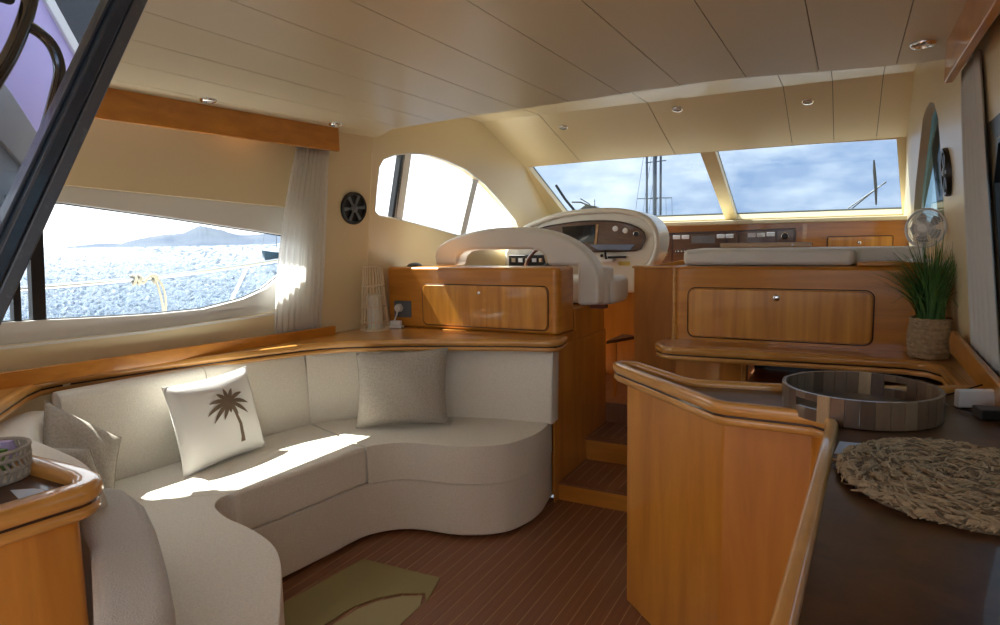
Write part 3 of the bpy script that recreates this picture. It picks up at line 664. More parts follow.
# ------------------------------------------------------------------ galley island
ga = T('galley_unit', (-.2, 2.0, 0), 'varnished galley unit with a pointed peninsula, dark glossy worktop and raised rail', 'counter')
rimp = [(-.092, .25), (-.038, 1.80), (-.045, 1.86), (-.075, 1.884), (-.13, 1.888), (-.30, 1.893), (-.335, 1.907), (-.36, 1.932), (-.76, 2.325), (-.785, 2.365), (-.77, 2.40), (-.73, 2.412), (-.69, 2.40), (-.47, 2.195), (-.43, 2.18), (-.16, 2.22), (.15, 2.33), (.40, 2.45)]
inner = rimp[::-1]
u_, i_, l_ = railprof(.945, .07, .026, .44)
for nme, pr, m in (('rail_upper', u_, TRIM), ('inlay_strip', i_, DARKW), ('rail_lower', l_, TRIM)):
    ga.part(nme, sweep(bmesh.new(), inner, pr), m, smooth=nme != 'inlay_strip')
ga.part('worktop', PR([tuple(p) for p in offs(inner[1:], .02)]+[(.415, .25), (.41, 2.40), (.36, 2.41)], .895, .925), BURL)
pan = [(-.06, .3), (-.045, 1.1), (-.03, 1.84), (-.07, 1.925), (-.31, 1.94), (-.60, 2.228), (-.726, 2.348), (-.70, 2.385), (-.45, 2.16), (-.14, 2.20), (.40, 2.40), (.41, .3)]
ga.part('body', PR(pan, 0, .90), WOOD, bevel=.008)
# cards, mat, tray, router
def flat(name, q, z, m, label, cat, th=.0015):
    o = obj(name, PR(q, z, z+th), m); tag(o, label, cat); return o
flat('card', [(-.005, 1.70), (.05, 1.705), (.035, 1.60), (-.015, 1.60)], .9255, CARD, 'pale blue card lying at the port edge of the seagrass mat', 'card')
mt = T('seagrass_mat', (.205, 1.51, .9255), 'round shaggy braided seagrass placemat on the dark worktop', 'placemat')
C0 = Vector((.205, 1.51))
ed = [(C0.x+.203*math.cos(2*PI*k/60)*(1+.02*math.sin(9*k)), C0.y+.24*math.sin(2*PI*k/60)*(1+.02*math.sin(7*k))) for k in range(60)]
mt.part('backing', PR(ed, .9257, .931), SEAGR2)
def strands(n, seed, m, rmin, rmax, rad):
    rnd = random.Random(seed); bm = bmesh.new()
    for _ in range(n):
        r = math.sqrt(rnd.uniform(rmin**2, rmax**2)); a = rnd.uniform(0, 2*PI); da = rnd.uniform(.025, .07)/max(r, .05)
        z = .932+rnd.uniform(0, .007)+.004*math.sin(r*150); tl = rnd.uniform(-.8, .8)
        ptz = []
        for k in range(4):
            t = k/3-.5; aa = a+da*t; rr = r+tl*da*t*r*1.2+.003*math.sin(3*PI*t)
            ptz.append((C0.x+rr*.86*math.cos(aa), C0.y+rr*math.sin(aa), z+.005*math.cos(PI*t)))
        tube(bm, ptz, [rad*.6, rad, rad, rad*.5], 4)
    return mt.part('braid', bm, m)
for o_ in (strands(3200, 1, SEAGR, .0, .240, .0027), strands(1300, 2, SEAGR2, .0, .236, .0024)): o_['kind'] = 'stuff'
bm = bmesh.new(); rnd = random.Random(5)
for k in range(70):
    a = 2*PI*(k+rnd.uniform(-.3, .3))/70; q_ = rnd.uniform(.97, 1.02); p = Vector((C0.x+.203*q_*math.cos(a), C0.y+.238*q_*math.sin(a), .9345)); d = Vector((-math.sin(a+.5), math.cos(a+.5), 0))
    tube(bm, [p-d*.012, p-d*.005+Vector((0, 0, .004)), p+d*.005+Vector((0, 0, .004)), p+d*.012], [.003, .0075, .0065, .003], 6)
mt.part('braided_edge', bm, SEAGR, smooth=True)['kind'] = 'stuff'

TW = [mat('tray_wood_%d' % i, c_, .35, coat=.4, var=(tuple(x*1.4 for x in c_), 8, .3, .7), scale=(6, 6, 1)) for i, c_ in enumerate([(.12, .07, .042), (.16, .10, .06), (.095, .055, .033), (.36, .25, .14), (.18, .12, .07)])]
ty = T('round_tray', (.037, 2.02, .926), 'round stave-built wooden tray with cut-out handles on the dark worktop', 'tray')
TC = Vector((.037, 2.02)); TR_ = .197
ty.part('tray_base', lathe(bmesh.new(), [(.19, .0), (.192, .008)], (TC.x, TC.y, .927), 48), TW[0])
NS = 36; rnd = random.Random(3); meshes = {}
for k in range(NS):
    a0, a1 = 2*PI*k/NS, 2*PI*(k+1)/NS-.006; mi = rnd.choice([0, 0, 1, 1, 2, 4, 2, 1]); 
    if k in (8, 24): mi = 3
    handle = k in (5, 6, 22, 23)
    bm = bmesh.new()
    def wedge(z0, z1):
        q = []
        for a, r in ((a0, TR_), (a1, TR_), (a1, TR_-.010), (a0, TR_-.010)): q.append((TC.x+r*math.cos(a), TC.y+r*math.sin(a)))
        prism(bm, q, z0, z1)
    if handle: wedge(.928, .960)
    else: wedge(.928, 1.000)
    so_ = ty.part('stave', bm, TW[mi])
    if handle: bm = bmesh.new(); wedge(.982, 1.0); ty.part('handle_segment', bm, TW[mi], parent=so_)
rt_ = T('router', (.33, 2.17, .926), 'small white box standing on the worktop by the right wall', 'router')
rt_.part('case', PR([(.283, 2.16), (.375, 2.20), (.365, 2.225), (.273, 2.185)], .927, .977), WHITEP, bevel=.005)
rt_.part('foot', PR([(.29, 2.165), (.37, 2.20), (.36, 2.22), (.28, 2.185)], .9255, .928), BLACK)
ad = T('black_adapter', (.36, 2.08, .926), 'low black power adapter with a cable in front of the white box', 'adapter')
ad.part('case', PR([(.318, 2.05), (.388, 2.07), (.375, 2.13), (.305, 2.11)], .9255, .952), BLACK, bevel=.004)
cb_ = bmesh.new(); tube(cb_, smoothpath([(.32, 2.09, .935), (.27, 2.16, .93), (.25, 2.26, .93), (.30, 2.34, .935), (.39, 2.40, .96)], 6), .0025, 6); ad.part('cable', cb_, BLACK, smooth=True)

# grass plant
gp = T('potted_grass', (.315, 3.275, .885), 'tall green ornamental grass in a woven seagrass pot on the shelf', 'plant')
pc = (.312, 3.268, .885)
bm = bmesh.new(); prof = []
for k in range(57):
    z = .165*k/56; prof.append((.070+.010*math.sin(PI*min(1, z/.165))+.004*abs(math.sin(z/.165*PI*8)), z))
n = 48; rings = []
for i, (r, z) in enumerate(prof):
    rings.append([bm.verts.new((pc[0]+(r+.0025*math.sin(11*2*PI*j/n+i*.9))*math.cos(2*PI*j/n), pc[1]+(r+.0025*math.sin(11*2*PI*j/n+i*.9))*math.sin(2*PI*j/n), pc[2]+z+.002*math.sin(5*2*PI*j/n))) for j in range(n)])
for a, c in zip(rings, rings[1:]):
    for j in range(n): bm.faces.new((a[j], a[(j+1)%n], c[(j+1)%n], c[j]))
bm.faces.new(rings[0][::-1])
gp.part('woven_pot', bm, SEAGR, smooth=True)
gp.part('pot_rim', tube(bmesh.new(), [(pc[0]+.073*math.cos(2*PI*k/24), pc[1]+.073*math.sin(2*PI*k/24), pc[2]+.165+.003*math.sin(3*k)) for k in range(24)], .006, 6, closed=True), SEAGR, smooth=True)
gp.part('soil', lathe(bmesh.new(), [(.068, 0), (.068, .005)], (pc[0], pc[1], pc[2]+.15), 24), SEAGR2)
bm = bmesh.new(); rnd = random.Random(11)
for k in range(360):
    a = rnd.uniform(0, 2*PI); r0 = rnd.uniform(0, .05); base = Vector((pc[0]-.0+r0*math.cos(a), pc[1]+r0*math.sin(a), pc[2]+.15))
    a2 = a+rnd.uniform(-.5, .5); ht = rnd.uniform(.22, .40); sp = rnd.uniform(.01, .17)+(.10 if rnd.random() < .2 else 0)
    dx = math.cos(a2)*sp*(1.25 if math.cos(a2) < 0 else .55); dy = math.sin(a2)*sp*.8
    if rnd.random() < .2: dx = -rnd.uniform(.1, .25); ht *= .85
    dr = sp*.9*rnd.uniform(.3, 1)
    P_ = []
    for j in range(7):
        t = j/6; P_.append(base+Vector((dx*t**1.8, dy*t**1.8, ht*t-dr*t**3*1.0)))
    wv = Vector((math.cos(a+1.3), math.sin(a+1.3), 0)); ww = rnd.uniform(.002, .0038); row = []
    for j, p in enumerate(P_):
        p.x = min(p.x, .5167-.107*p.z-.008); w2 = ww*(1-.85*(j/6)**2); row.append((bm.verts.new(p+wv*w2), bm.verts.new(p+Vector((wv.y, -wv.x, 0))*w2*.35), bm.verts.new(p-wv*w2)))
    for a_, c_ in zip(row, row[1:]): bm.faces.new((a_[0], a_[1], c_[1], c_[0])); bm.faces.new((a_[1], a_[2], c_[2], c_[1]))
bmf = gp.part('grass_blades', bm, LEAF); bmf['kind'] = 'stuff'

# desk fan
fn = T('desk_fan', (.27, 3.70, 1.262), 'small white round desk fan behind the grass plant', 'fan')
fc = Vector((.283, 3.36, 1.432)); fd = Vector((-.55, -.84, .05)).normalized(); fx = fd.cross(Vector((0, 0, 1))).normalized(); fy = fx.cross(fd)
def circ(c, r, n=36): return [c+(fx*math.cos(2*PI*k/n)+fy*math.sin(2*PI*k/n))*r for k in range(n)]
fn.part('guard_rim', tube(bmesh.new(), circ(fc, .082), .005, 6, closed=True), WHITEP, smooth=True)
gb = bmesh.new()
for rr, dz in ((.02, .02), (.035, .019), (.05, .017), (.063, .013), (.073, .008)): tube(gb, circ(fc+fd*dz, rr), .0013, 4, closed=True)
for k in range(54):
    a = 2*PI*k/54; v = fx*math.cos(a)+fy*math.sin(a); tube(gb, [fc+fd*.021+v*.012, fc+fd*.017+v*.05, fc+v*.082], .0014, 4)
fn.part('guard_grille', gb, WHITEP)
for k in range(5):
    a = 2*PI*k/5; bm = bmesh.new(); vs = []
    for r_, da in ((.015, -.3), (.06, -.5), (.07, 0), (.055, .35), (.015, .4)):
        v = fx*math.cos(a+da)+fy*math.sin(a+da); vs.append(fc-fd*.005+v*r_+fd*(.01*da))
    lo = [bm.verts.new(v) for v in vs]; hi = [bm.verts.new(v+fd*.0015) for v in vs]; bm.faces.new(lo); bm.faces.new(hi[::-1])
    for j in range(5): bm.faces.new((lo[j], lo[(j+1)%5], hi[(j+1)%5], hi[j]))
    fn.part('blade', bm, GREYS)
disc(fn, 'hub', fc+fd*.008, .02, WHITEP, .014, dirv=fd)
fn.part('motor', lathe(bmesh.new(), [(.03, 0), (.03, .03), (.02, .045)], (fc.x+.01, fc.y+.03, fc.z-.02), 16), WHITEP, smooth=True)
fn.part('stem', tube(bmesh.new(), [(fc.x, fc.y+.035, 1.28), (fc.x, fc.y+.035, 1.42)], .009, 8), WHITEP, smooth=True)
fn.part('fan_base', lathe(bmesh.new(), [(.05, 0), (.05, .01), (.015, .02)], (fc.x-.01, fc.y+.035, 1.345-.06+.0), 24), WHITEP, smooth=True)

# speakers
def speaker(c, nrm, r, label, m=BLACK):
    c = Vector(c); nrm = Vector(nrm).normalized(); th = T('round_speaker', tuple(c), label, 'speaker')
    q = Vector((0, 0, 1)).rotation_difference(nrm).to_matrix().to_4x4(); MM = Matrix.Translation(c) @ q
    def tr(bm): bmesh.ops.transform(bm, matrix=MM, verts=bm.verts); return bm
    th.part('bezel', tr(lathe(bmesh.new(), [(r, 0), (r, .012), (r*.95, .018), (r*.84, .016), (r*.80, .004)], n=40, cap=False)), m, smooth=True)
    th.part('cone', tr(lathe(bmesh.new(), [(r*.84, .004), (r*.5, .002), (r*.2, .001), (.0005, .001)], n=32)), RUBBER, smooth=True)
    for k in range(6):
        a = 2*PI*k/6+.5; bm = bmesh.new(); d = Vector((math.cos(a), math.sin(a), 0)); s_ = Vector((-d.y, d.x, 0)); q4 = [d*r*.2-s_*r*.05, d*r*.84-s_*r*.11, d*r*.84+s_*r*.11, d*r*.2+s_*r*.05]
        prism(bm, [(p.x, p.y) for p in q4], .008, .015); th.part('spoke', tr(bm), GREYP)
    th.part('hub', tr(lathe(bmesh.new(), [(r*.26, .006), (r*.26, .014), (r*.18, .019), (.0005, .021)], n=24)), GREYP, smooth=True)
speaker(W1(2.932, 1.612), (1, -.13, -.107), .093, 'round black speaker with six spokes on the cream pillar by the white curtain')
speaker(WS(3.22, 1.655), (-1, 0, -.107), .098, 'round black speaker seen edge-on on the starboard wall above the fan')

# curtains
def curtain(name, label, ptsf, m, nz=18, nu=90, thick=.001):
    bm = bmesh.new(); g = [[bm.verts.new(ptsf(i/nu, j/nz)) for j in range(nz+1)] for i in range(nu+1)]
    for i in range(nu):
        for j in range(nz): bm.faces.new((g[i][j], g[i+1][j], g[i+1][j+1], g[i][j+1]))
    o = obj(name, bm, m, smooth=True); k = o.modifiers.new('thick', 'SOLIDIFY'); k.thickness = thick; return tag(o, label, 'curtain')
def cp1(u, v):       # v 0 bottom .. 1 top
    ya = 2.40+.11*v**1.5; yb = 2.70+.02*v; z = .925+.99*v
    bul = math.sin(PI*v)*.02
    y = ya+(yb-ya)*u-bul*(1-u); w_ = .008*math.sin(u*2*PI*9+.6*math.sin(4*v))*(1-.3*v)+.004*math.sin(u*2*PI*17+1)
    p = W1(y, z, 0); return Vector((p.x+.030+w_-.0*v, y, z))
curtain('sheer_curtain', 'white sheer pleated curtain hanging at the fore end of the port window', cp1, SHEER)
def cp2(u, v):
    ya, yb = 2.30, 2.57+.22*(1-v)**.6; z = 1.0+.92*v; y = ya+(yb-ya)*u; w_ = .010*math.sin(u*2*PI*5)
    return Vector((.5167-.107*z-.016+w_*.7, y, z))
curtain('sheer_curtain', 'grey sheer curtain hanging at the right edge over the dark side window', cp2, SHEERG, nu=60)
def cp3(u, v):
    y = 3.52+.85*u-.1*(1-v); z = 1.42+.60*v-.10*v*abs(u-.3)*2; w_ = .008*math.sin(u*2*PI*9)
    return Vector((.5167-.107*z+.065+w_, y, z))
curtain('sheer_curtain', 'grey-green sheer curtain outside the small arched starboard window', cp3, mat('green_sheer', (.50, .56, .50), .9), nu=60)

# rattan lantern, socket, charger
lt = T('rattan_lantern', (-2.485, 3.03, .885), 'tall tapered rattan cage lamp standing in the corner of the ledge', 'lamp')
LC = Vector((-2.455, 3.00, .901))
def lr(z): return .083-.03*(z/.385)
for z in (.008, .05, .14, .26, .375): lt.part('hoop', tube(bmesh.new(), [(LC.x+lr(z)*math.cos(2*PI*k/28), LC.y+lr(z)*math.sin(2*PI*k/28), LC.z+z) for k in range(28)], .0035, 6, closed=True), RATTAN, smooth=True)
for k in range(22):
    a = 2*PI*k/22; lt.part('cane', tube(bmesh.new(), [(LC.x+lr(z)*math.cos(a+.02*math.sin(z*20)), LC.y+lr(z)*math.sin(a), LC.z+z) for z in (.005, .1, .2, .3, .38)], .0026, 5), RATTAN)
gb = bmesh.new()
for s in (1, -1):
    for k in range(11):
        a = 2*PI*k/11; tube(gb, [(LC.x+lr(z)*math.cos(a+s*z*2.2), LC.y+lr(z)*math.sin(a+s*z*2.2), LC.z+z) for z in (.14, .18, .22, .26)], .0015, 4)
lt.part('lattice', gb, RATTAN)
lt.part('inner_shade', lathe(bmesh.new(), [(.045, .01), (.045, .20), (.03, .21)], tuple(LC), 20), LENS, smooth=True)
lt.part('foot', lathe(bmesh.new(), [(.086, .0), (.086, .010)], tuple(LC), 28), RATTAN)
sk = T('power_socket', (-2.36, 3.19, 1.0), 'dark grey double wall socket with a white plug on the helm cabinet', 'socket')
sk.part('plate', prismY(rrect(-2.45, -2.325, .958, 1.058, .006), 3.182, 3.19), GREYP, bevel=.002)
disc(sk, 'plug', (-2.405, 3.182, 1.015), .024, WHITEP, .03)
cb_ = bmesh.new(); tube(cb_, smoothpath([(-2.405, 3.15, 1.012), (-2.39, 3.13, .985), (-2.40, 3.12, .95), (-2.42, 3.12, .92)], 5), .005, 6); sk.part('plug_cable', cb_, WHITEP, smooth=True)
ch = T('white_charger', (-2.385, 3.10, .885), 'small white wedge-shaped charger between the lamp and the socket', 'charger')
ch.part('case', PR([(-2.43, 3.07), (-2.34, 3.10), (-2.345, 3.14), (-2.42, 3.13)], .9, .918), WHITEP, bevel=.004)
ch.part('upper_case', PR([(-2.415, 3.085), (-2.35, 3.105), (-2.352, 3.13), (-2.41, 3.125)], .918, .946), WHITEP, bevel=.005)

# ceiling lights
def dl(c, r, nrm, label):
    c = Vector(c); th = T('ceiling_downlight', tuple(c), label, 'downlight', 'recessed chrome ceiling downlights')
    q = Vector((0, 0, 1)).rotation_difference(Vector(nrm).normalized()).to_matrix().to_4x4(); MM = Matrix.Translation(c) @ q
    bm = lathe(bmesh.new(), [(r, 0), (r, .006), (r*.85, .012), (r*.68, .012), (r*.62, .002)], n=28, cap=False); bmesh.ops.transform(bm, matrix=MM, verts=bm.verts); th.part('ring', bm, CHROME, smooth=True)
    bm = lathe(bmesh.new(), [(r*.66, .002), (r*.5, .006), (.0005, .007)], n=24); bmesh.ops.transform(bm, matrix=MM, verts=bm.verts); th.part('lens', bm, LENS, smooth=True)
dl((-2.37, 1.883, 2.020), .034, (0, 0, -1), 'chrome downlight over the long port window, aft of its neighbour')
dl((-2.33, 2.60, 2.020), .034, (0, 0, -1), 'chrome downlight at the fore end of the port pelmet')
dl((.183, 2.563, 2.020), .037, (0, 0, -1), 'large chrome downlight beside the right pelmet')
for xx, yy, lb in ((-1.87, 4.50, 'leftmost small downlight in the raised ceiling near the helm'), (-1.03, 4.42, 'middle small downlight in the raised ceiling above the central pillar'), (-.26, 4.50, 'rightmost small downlight in the raised ceiling above the right windscreen')):
    dl((xx, yy, fz(yy)), .034, (0, -.3, -1), lb)

# khaki mat on the floor
km = T('floor_mat', (-1.66, 1.9, 0), 'khaki carpet offcut lying on the planked sole before the sofa', 'mat')
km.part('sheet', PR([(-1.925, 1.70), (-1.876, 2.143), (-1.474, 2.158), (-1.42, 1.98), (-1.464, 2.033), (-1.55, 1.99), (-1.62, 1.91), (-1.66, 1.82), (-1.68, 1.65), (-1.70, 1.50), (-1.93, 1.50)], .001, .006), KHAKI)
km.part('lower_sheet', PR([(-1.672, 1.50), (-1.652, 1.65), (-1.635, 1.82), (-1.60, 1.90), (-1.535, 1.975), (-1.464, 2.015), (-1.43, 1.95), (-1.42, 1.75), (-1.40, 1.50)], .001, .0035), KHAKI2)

# ------------------------------------------------------------------ side table, basket (foreground left)
tb = T('side_table', (-1.9, .6, 0), 'varnished side table with raised inlaid rim at the lower left', 'table')
tz = .885
rim = [(-1.28, .10), (-1.40, .40), (-1.49, .68), (-1.50, .76), (-1.535, .82), (-1.60, .865), (-1.66, .87), (-1.78, .865), (-2.35, .86)]
rim = [(-1.53, .42), (-1.518, .60), (-1.508, .70), (-1.497, .79), (-1.503, .82), (-1.525, .848), (-1.565, .868), (-1.62, .877), (-1.77, .878), (-2.02, .869), (-2.32, .85)]
u_, i_, l_ = railprof(tz, .082)
for nme, pr, m in (('rail_upper', u_, TRIM), ('inlay_strip', i_, DARKW), ('rail_lower', l_, TRIM)):
    tb.part(nme, sweep(bmesh.new(), rim, [(p[0]*1.3, p[1]) for p in pr]), m, smooth=nme != 'inlay_strip')
tb.part('table_top', PR([tuple(p) for p in offs(rim, .02)]+[(-2.3, .9), (-2.5, .5)], .835, .86), BURL)
tb.part('body', PR([tuple(p) for p in offs(rim[1:], .05)]+[(-2.3, .85), (-2.3, .55), (-1.9, .5)], 0, .83), WOOD, bevel=.01)
ctl = flat('card', [(-1.70, .74), (-1.66, .77), (-1.60, .785), (-1.62, .72)], .8605, CARD, 'blue and white striped card lying on the side table beside the basket', 'card')
bk = T('rope_basket', (-1.86, .76, .86), 'grey openwork rope basket standing on the side table', 'basket')
BC = Vector((-1.835, .755, .861)); gb = bmesh.new()
for z in (.004, .03, .055, .075): tube(gb, [(BC.x+(.085+.05*z)*math.cos(2*PI*k/30), BC.y+(.085+.05*z)*math.sin(2*PI*k/30), BC.z+z) for k in range(30)], .005, 6, closed=True)
bk.part('hoops', gb, BASKM, smooth=True)
gb = bmesh.new()
for k in range(34):
    a = 2*PI*k/34; tube(gb, [(BC.x+.087*math.cos(a+s*.12), BC.y+.087*math.sin(a+s*.12), BC.z+z) for s, z in ((0, .005), (1, .03), (0, .05), (1, .075))], .0042, 5)
bk.part('weave', gb, BASKM, smooth=True)
bk.part('bottom', lathe(bmesh.new(), [(.084, 0), (.084, .005)], tuple(BC), 30), BASKM)
tag(obj('box', PR([(-1.87, .73), (-1.82, .75), (-1.83, .80), (-1.88, .78)], .867, .925), GREEN), 'small green box held in the rope basket', 'box')
tag(obj('jar', lathe(bmesh.new(), [(.02, 0), (.024, .01), (.024, .05), (.016, .06), (.016, .066)], (-1.88, .82, .867), 20), PURPLE, smooth=True), 'small lilac jar in the rope basket beside the green box', 'jar')

# ------------------------------------------------------------------ door leaf with leaning frame, open at the left
dr = T('open_door', (-1.15, .3, .86), 'open cockpit door with a raked navy frame and smoked glass at the upper left', 'door')
def df(t, o):          # t along the raked edge (0 low .. 1 top), o distance aft
    a = Vector((-1.15, .290, .865)); c = Vector((-1.15, .905, 2.07)); d = (c-a).normalized(); nn = Vector((0, -d.z, d.y))
    return a+(c-a)*t+nn*o
def dbar(name, o0, o1, x0, x1, m, bev=.004):
    bm = bmesh.new(); q = [df(0, o0), df(0, o1), df(1, o1), df(1, o0)]
    lo = [bm.verts.new(p+Vector((x0, 0, 0))) for p in q]; hi = [bm.verts.new(p+Vector((x1, 0, 0))) for p in q]; bm.faces.new(lo); bm.faces.new(hi[::-1])
    for j in range(4): bm.faces.new((lo[j], lo[(j+1)%4], hi[(j+1)%4], hi[j]))
    return dr.part(name, bm, m, bevel=bev)
dbar('frame_edge', .006, .028, -.03, .012, GREYM)
dbar('lip_seal', .0, .007, -.02, -.004, RUBBER, .001)
dbar('gasket', .028, .031, -.03, .006, RUBBER, .001)
dbar('frame', .031, .052, -.035, .016, NAVY)
dbar('inner_frame', .052, .058, -.03, .0, NAVY, .002)
bm = bmesh.new(); q = [df(0, .056), df(0, .9), df(1, .9), df(1, .056)]; lo = [bm.verts.new(p+Vector((-.012, 0, 0))) for p in q]; hi = [bm.verts.new(p+Vector((-.007, 0, 0))) for p in q]; bm.faces.new(lo); bm.faces.new(hi[::-1])
for j in range(4): bm.faces.new((lo[j], lo[(j+1)%4], hi[(j+1)%4], hi[j]))
dr.part('pane', bm, GL_DARK)

# outside on the port side deck: rails, wing panels stretched out of view to shade the aft seat
gr = T('boarding_rail', (-1.6, .8, 1.0), 'curved polished handrail outside beyond the smoked door glass', 'handrail')
TU = mat('smoked_steel', (.2, .21, .22), .12, 1)
gr.part('outer_tube', tube(bmesh.new(), smoothpath([(-1.6, .86, 2.07), (-1.6, .835, 1.97), (-1.6, .812, 1.90), (-1.6, .77, 1.81), (-1.6, .68, 1.66), (-1.6, .56, 1.45)], 6), .0155, 14), TU, smooth=True)
gr.part('inner_tube', tube(bmesh.new(), smoothpath([(-1.6, .812, 1.905), (-1.6, .848, 1.892), (-1.6, .873, 1.864), (-1.6, .880, 1.817), (-1.6, .862, 1.751), (-1.6, .830, 1.659), (-1.6, .782, 1.546), (-1.6, .722, 1.42), (-1.6, .66, 1.28)], 6), .0125, 14), TU, smooth=True)
gr.part('clamp', tube(bmesh.new(), [(-1.62, .80, 1.955), (-1.59, .77, 1.95), (-1.57, .74, 1.955)], [.012, .016, .01], 10), RUBBER, smooth=True)
ny = T('shading_wing', (-2.92, 1.4, .9), 'lilac canvas and grey moulded wing panels behind the door glass, enlarged to shade the aft seat', 'side panel')
def xpan(name, q, x, m, th=.05):
    q = [(p[0]*.879, 1.42+(p[1]-1.42)*.879) for p in q]
    bm = bmesh.new(); lo = [bm.verts.new((x, p[0], p[1])) for p in q]; hi = [bm.verts.new((x-th, p[0], p[1])) for p in q]; bm.faces.new(lo); bm.faces.new(hi[::-1])
    for j in range(len(q)): bm.faces.new((lo[j], lo[(j+1)%len(q)], hi[(j+1)%len(q)], hi[j]))
    return ny.part(name, bm, m, bevel=.004)
xpan('canvas_cover', [(.2, 2.95), (1.3, 3.3), (1.72, 2.67), (1.96, 2.22), (1.76, 1.72), (1.58, 2.08), (1.40, 2.34), (.2, 2.34)], -2.90, PURPLE)  # upper and aft corners carried beyond view as a sun block
xpan('dark_window', [(1.74, 2.66), (1.3, 3.45), (2.0, 3.4), (2.4, 2.9), (2.3, 2.35), (1.98, 2.25)], -2.895, DGREYP)
xpan('white_strip', [(1.70, 2.67), (1.74, 2.69), (1.975, 2.245), (1.95, 2.21)], -2.88, WHITEP, .06)
xpan('grey_wedge', [(1.30, 2.42), (1.42, 2.36), (1.60, 2.10), (1.80, 1.74), (1.74, 1.62), (1.30, 2.2)], -2.89, GREYS)
xpan('grey_side', [(.2, .9), (.2, 2.4), (1.35, 2.4), (1.52, 2.10), (1.72, 1.72), (1.45, 1.30), (1.20, 1.0)], -2.91, GREYW)
# guard rail with rope, port side deck
rl = T('guard_rail', (-3.3, 2.2, 0), 'polished stainless guard rail with a leaning stanchion beyond the port window', 'guard rail')
rl.part('top_rail', tube(bmesh.new(), smoothpath([(-3.3, 1.2, 1.232), (-3.3, 1.7, 1.238), (-3.3, 2.24, 1.250), (-3.3, 2.70, 1.277), (-3.3, 3.2, 1.32), (-3.28, 3.9, 1.40)], 6), .013, 12), STEEL, smooth=True)
rl.part('stanchion', tube(bmesh.new(), [(-3.3, 2.83, 1.285), (-3.3, 2.68, 1.066), (-3.3, 2.45, .72)], .011, 10), STEEL, smooth=True)
rp = T('mooring_rope', (-3.3, 2.15, 1.1), 'pale rope hitched round the guard rail and hanging down', 'rope')
for y0 in (2.09, 2.115, 2.205): rp.part('turn', tube(bmesh.new(), [(-3.3+.022*math.cos(2*PI*k/16), y0+.006*math.sin(4*PI*k/16), 1.243+.024*math.sin(2*PI*k/16)) for k in range(16)], .0075, 6, closed=True), ROPE, smooth=True)
rp.part('knot', tube(bmesh.new(), smoothpath([(-3.275, 2.09, 1.25), (-3.27, 2.12, 1.225), (-3.275, 2.15, 1.25), (-3.28, 2.18, 1.262), (-3.275, 2.21, 1.245)], 5), .008, 6), ROPE, smooth=True)
rp.part('tail', tube(bmesh.new(), smoothpath([(-3.278, 2.205, 1.25), (-3.27, 2.23, 1.20), (-3.275, 2.245, 1.12), (-3.28, 2.235, 1.00), (-3.28, 2.24, .9)], 5), .006, 6), ROPE, smooth=True)
rp.part('tail', tube(bmesh.new(), smoothpath([(-3.278, 2.195, 1.25), (-3.27, 2.21, 1.17), (-3.275, 2.225, 1.08), (-3.28, 2.22, .95)], 5), .006, 6), ROPE, smooth=True)

# windscreen wipers outside
wA = T('windscreen_wiper', (-2.45, 6.15, 1.6), 'black folded wiper arms outside the port windscreen above the helm', 'wiper')
for q, r_ in (([(-2.62, 6.10, 1.945), (-2.52, 6.1, 1.80), (-2.40, 6.1, 1.66)], .014), ([(-2.45, 6.1, 1.77), (-2.36, 6.1, 1.765), (-2.13, 6.1, 1.67)], .008), ([(-2.36, 6.1, 1.80), (-2.27, 6.1, 1.745), (-2.20, 6.1, 1.66)], .006)):
    wA.part('arm', tube(bmesh.new(), q, r_, 6), BLACK)
wA.part('linkage', prismY([(-2.42, 1.66), (-2.30, 1.74), (-2.20, 1.72), (-2.08, 1.66)], 6.09, 6.12), BLACK)
wB = T('windscreen_wiper', (-.05, 6.15, 1.55), 'thin twin-arm wiper with its blade upright outside the starboard windscreen', 'wiper')
wB.part('blade', tube(bmesh.new(), [(.143, 6.1, 1.99), (.150, 6.1, 1.90), (.165, 6.1, 1.76), (.172, 6.1, 1.635)], [.006, .012, .012, .006], 6), BLACK)
wB.part('pivot', tube(bmesh.new(), [(-.10, 6.12, 1.41), (-.10, 6.12, 1.57)], .012, 6), BLACK)
wB.part('arm', tube(bmesh.new(), [(-.10, 6.12, 1.56), (.235, 6.12, 1.815)], .006, 6), BLACK)
wB.part('arm', tube(bmesh.new(), [(-.055, 6.12, 1.56), (.16, 6.12, 1.755), (.235, 6.12, 1.818)], .005, 6), BLACK)
# side deck and foredeck shell outside, so the boat has a deck around the cabin
struct('trim_11', B(-3.40, -2.86, .2, 6.5, .40, .52), WHITEP, 'white side deck outside the port window')
struct('trim_12', B(-2.6, .5, 5.96, 9.5, 1.33, 1.45), WHITEP, 'white foredeck ahead of the windscreen')

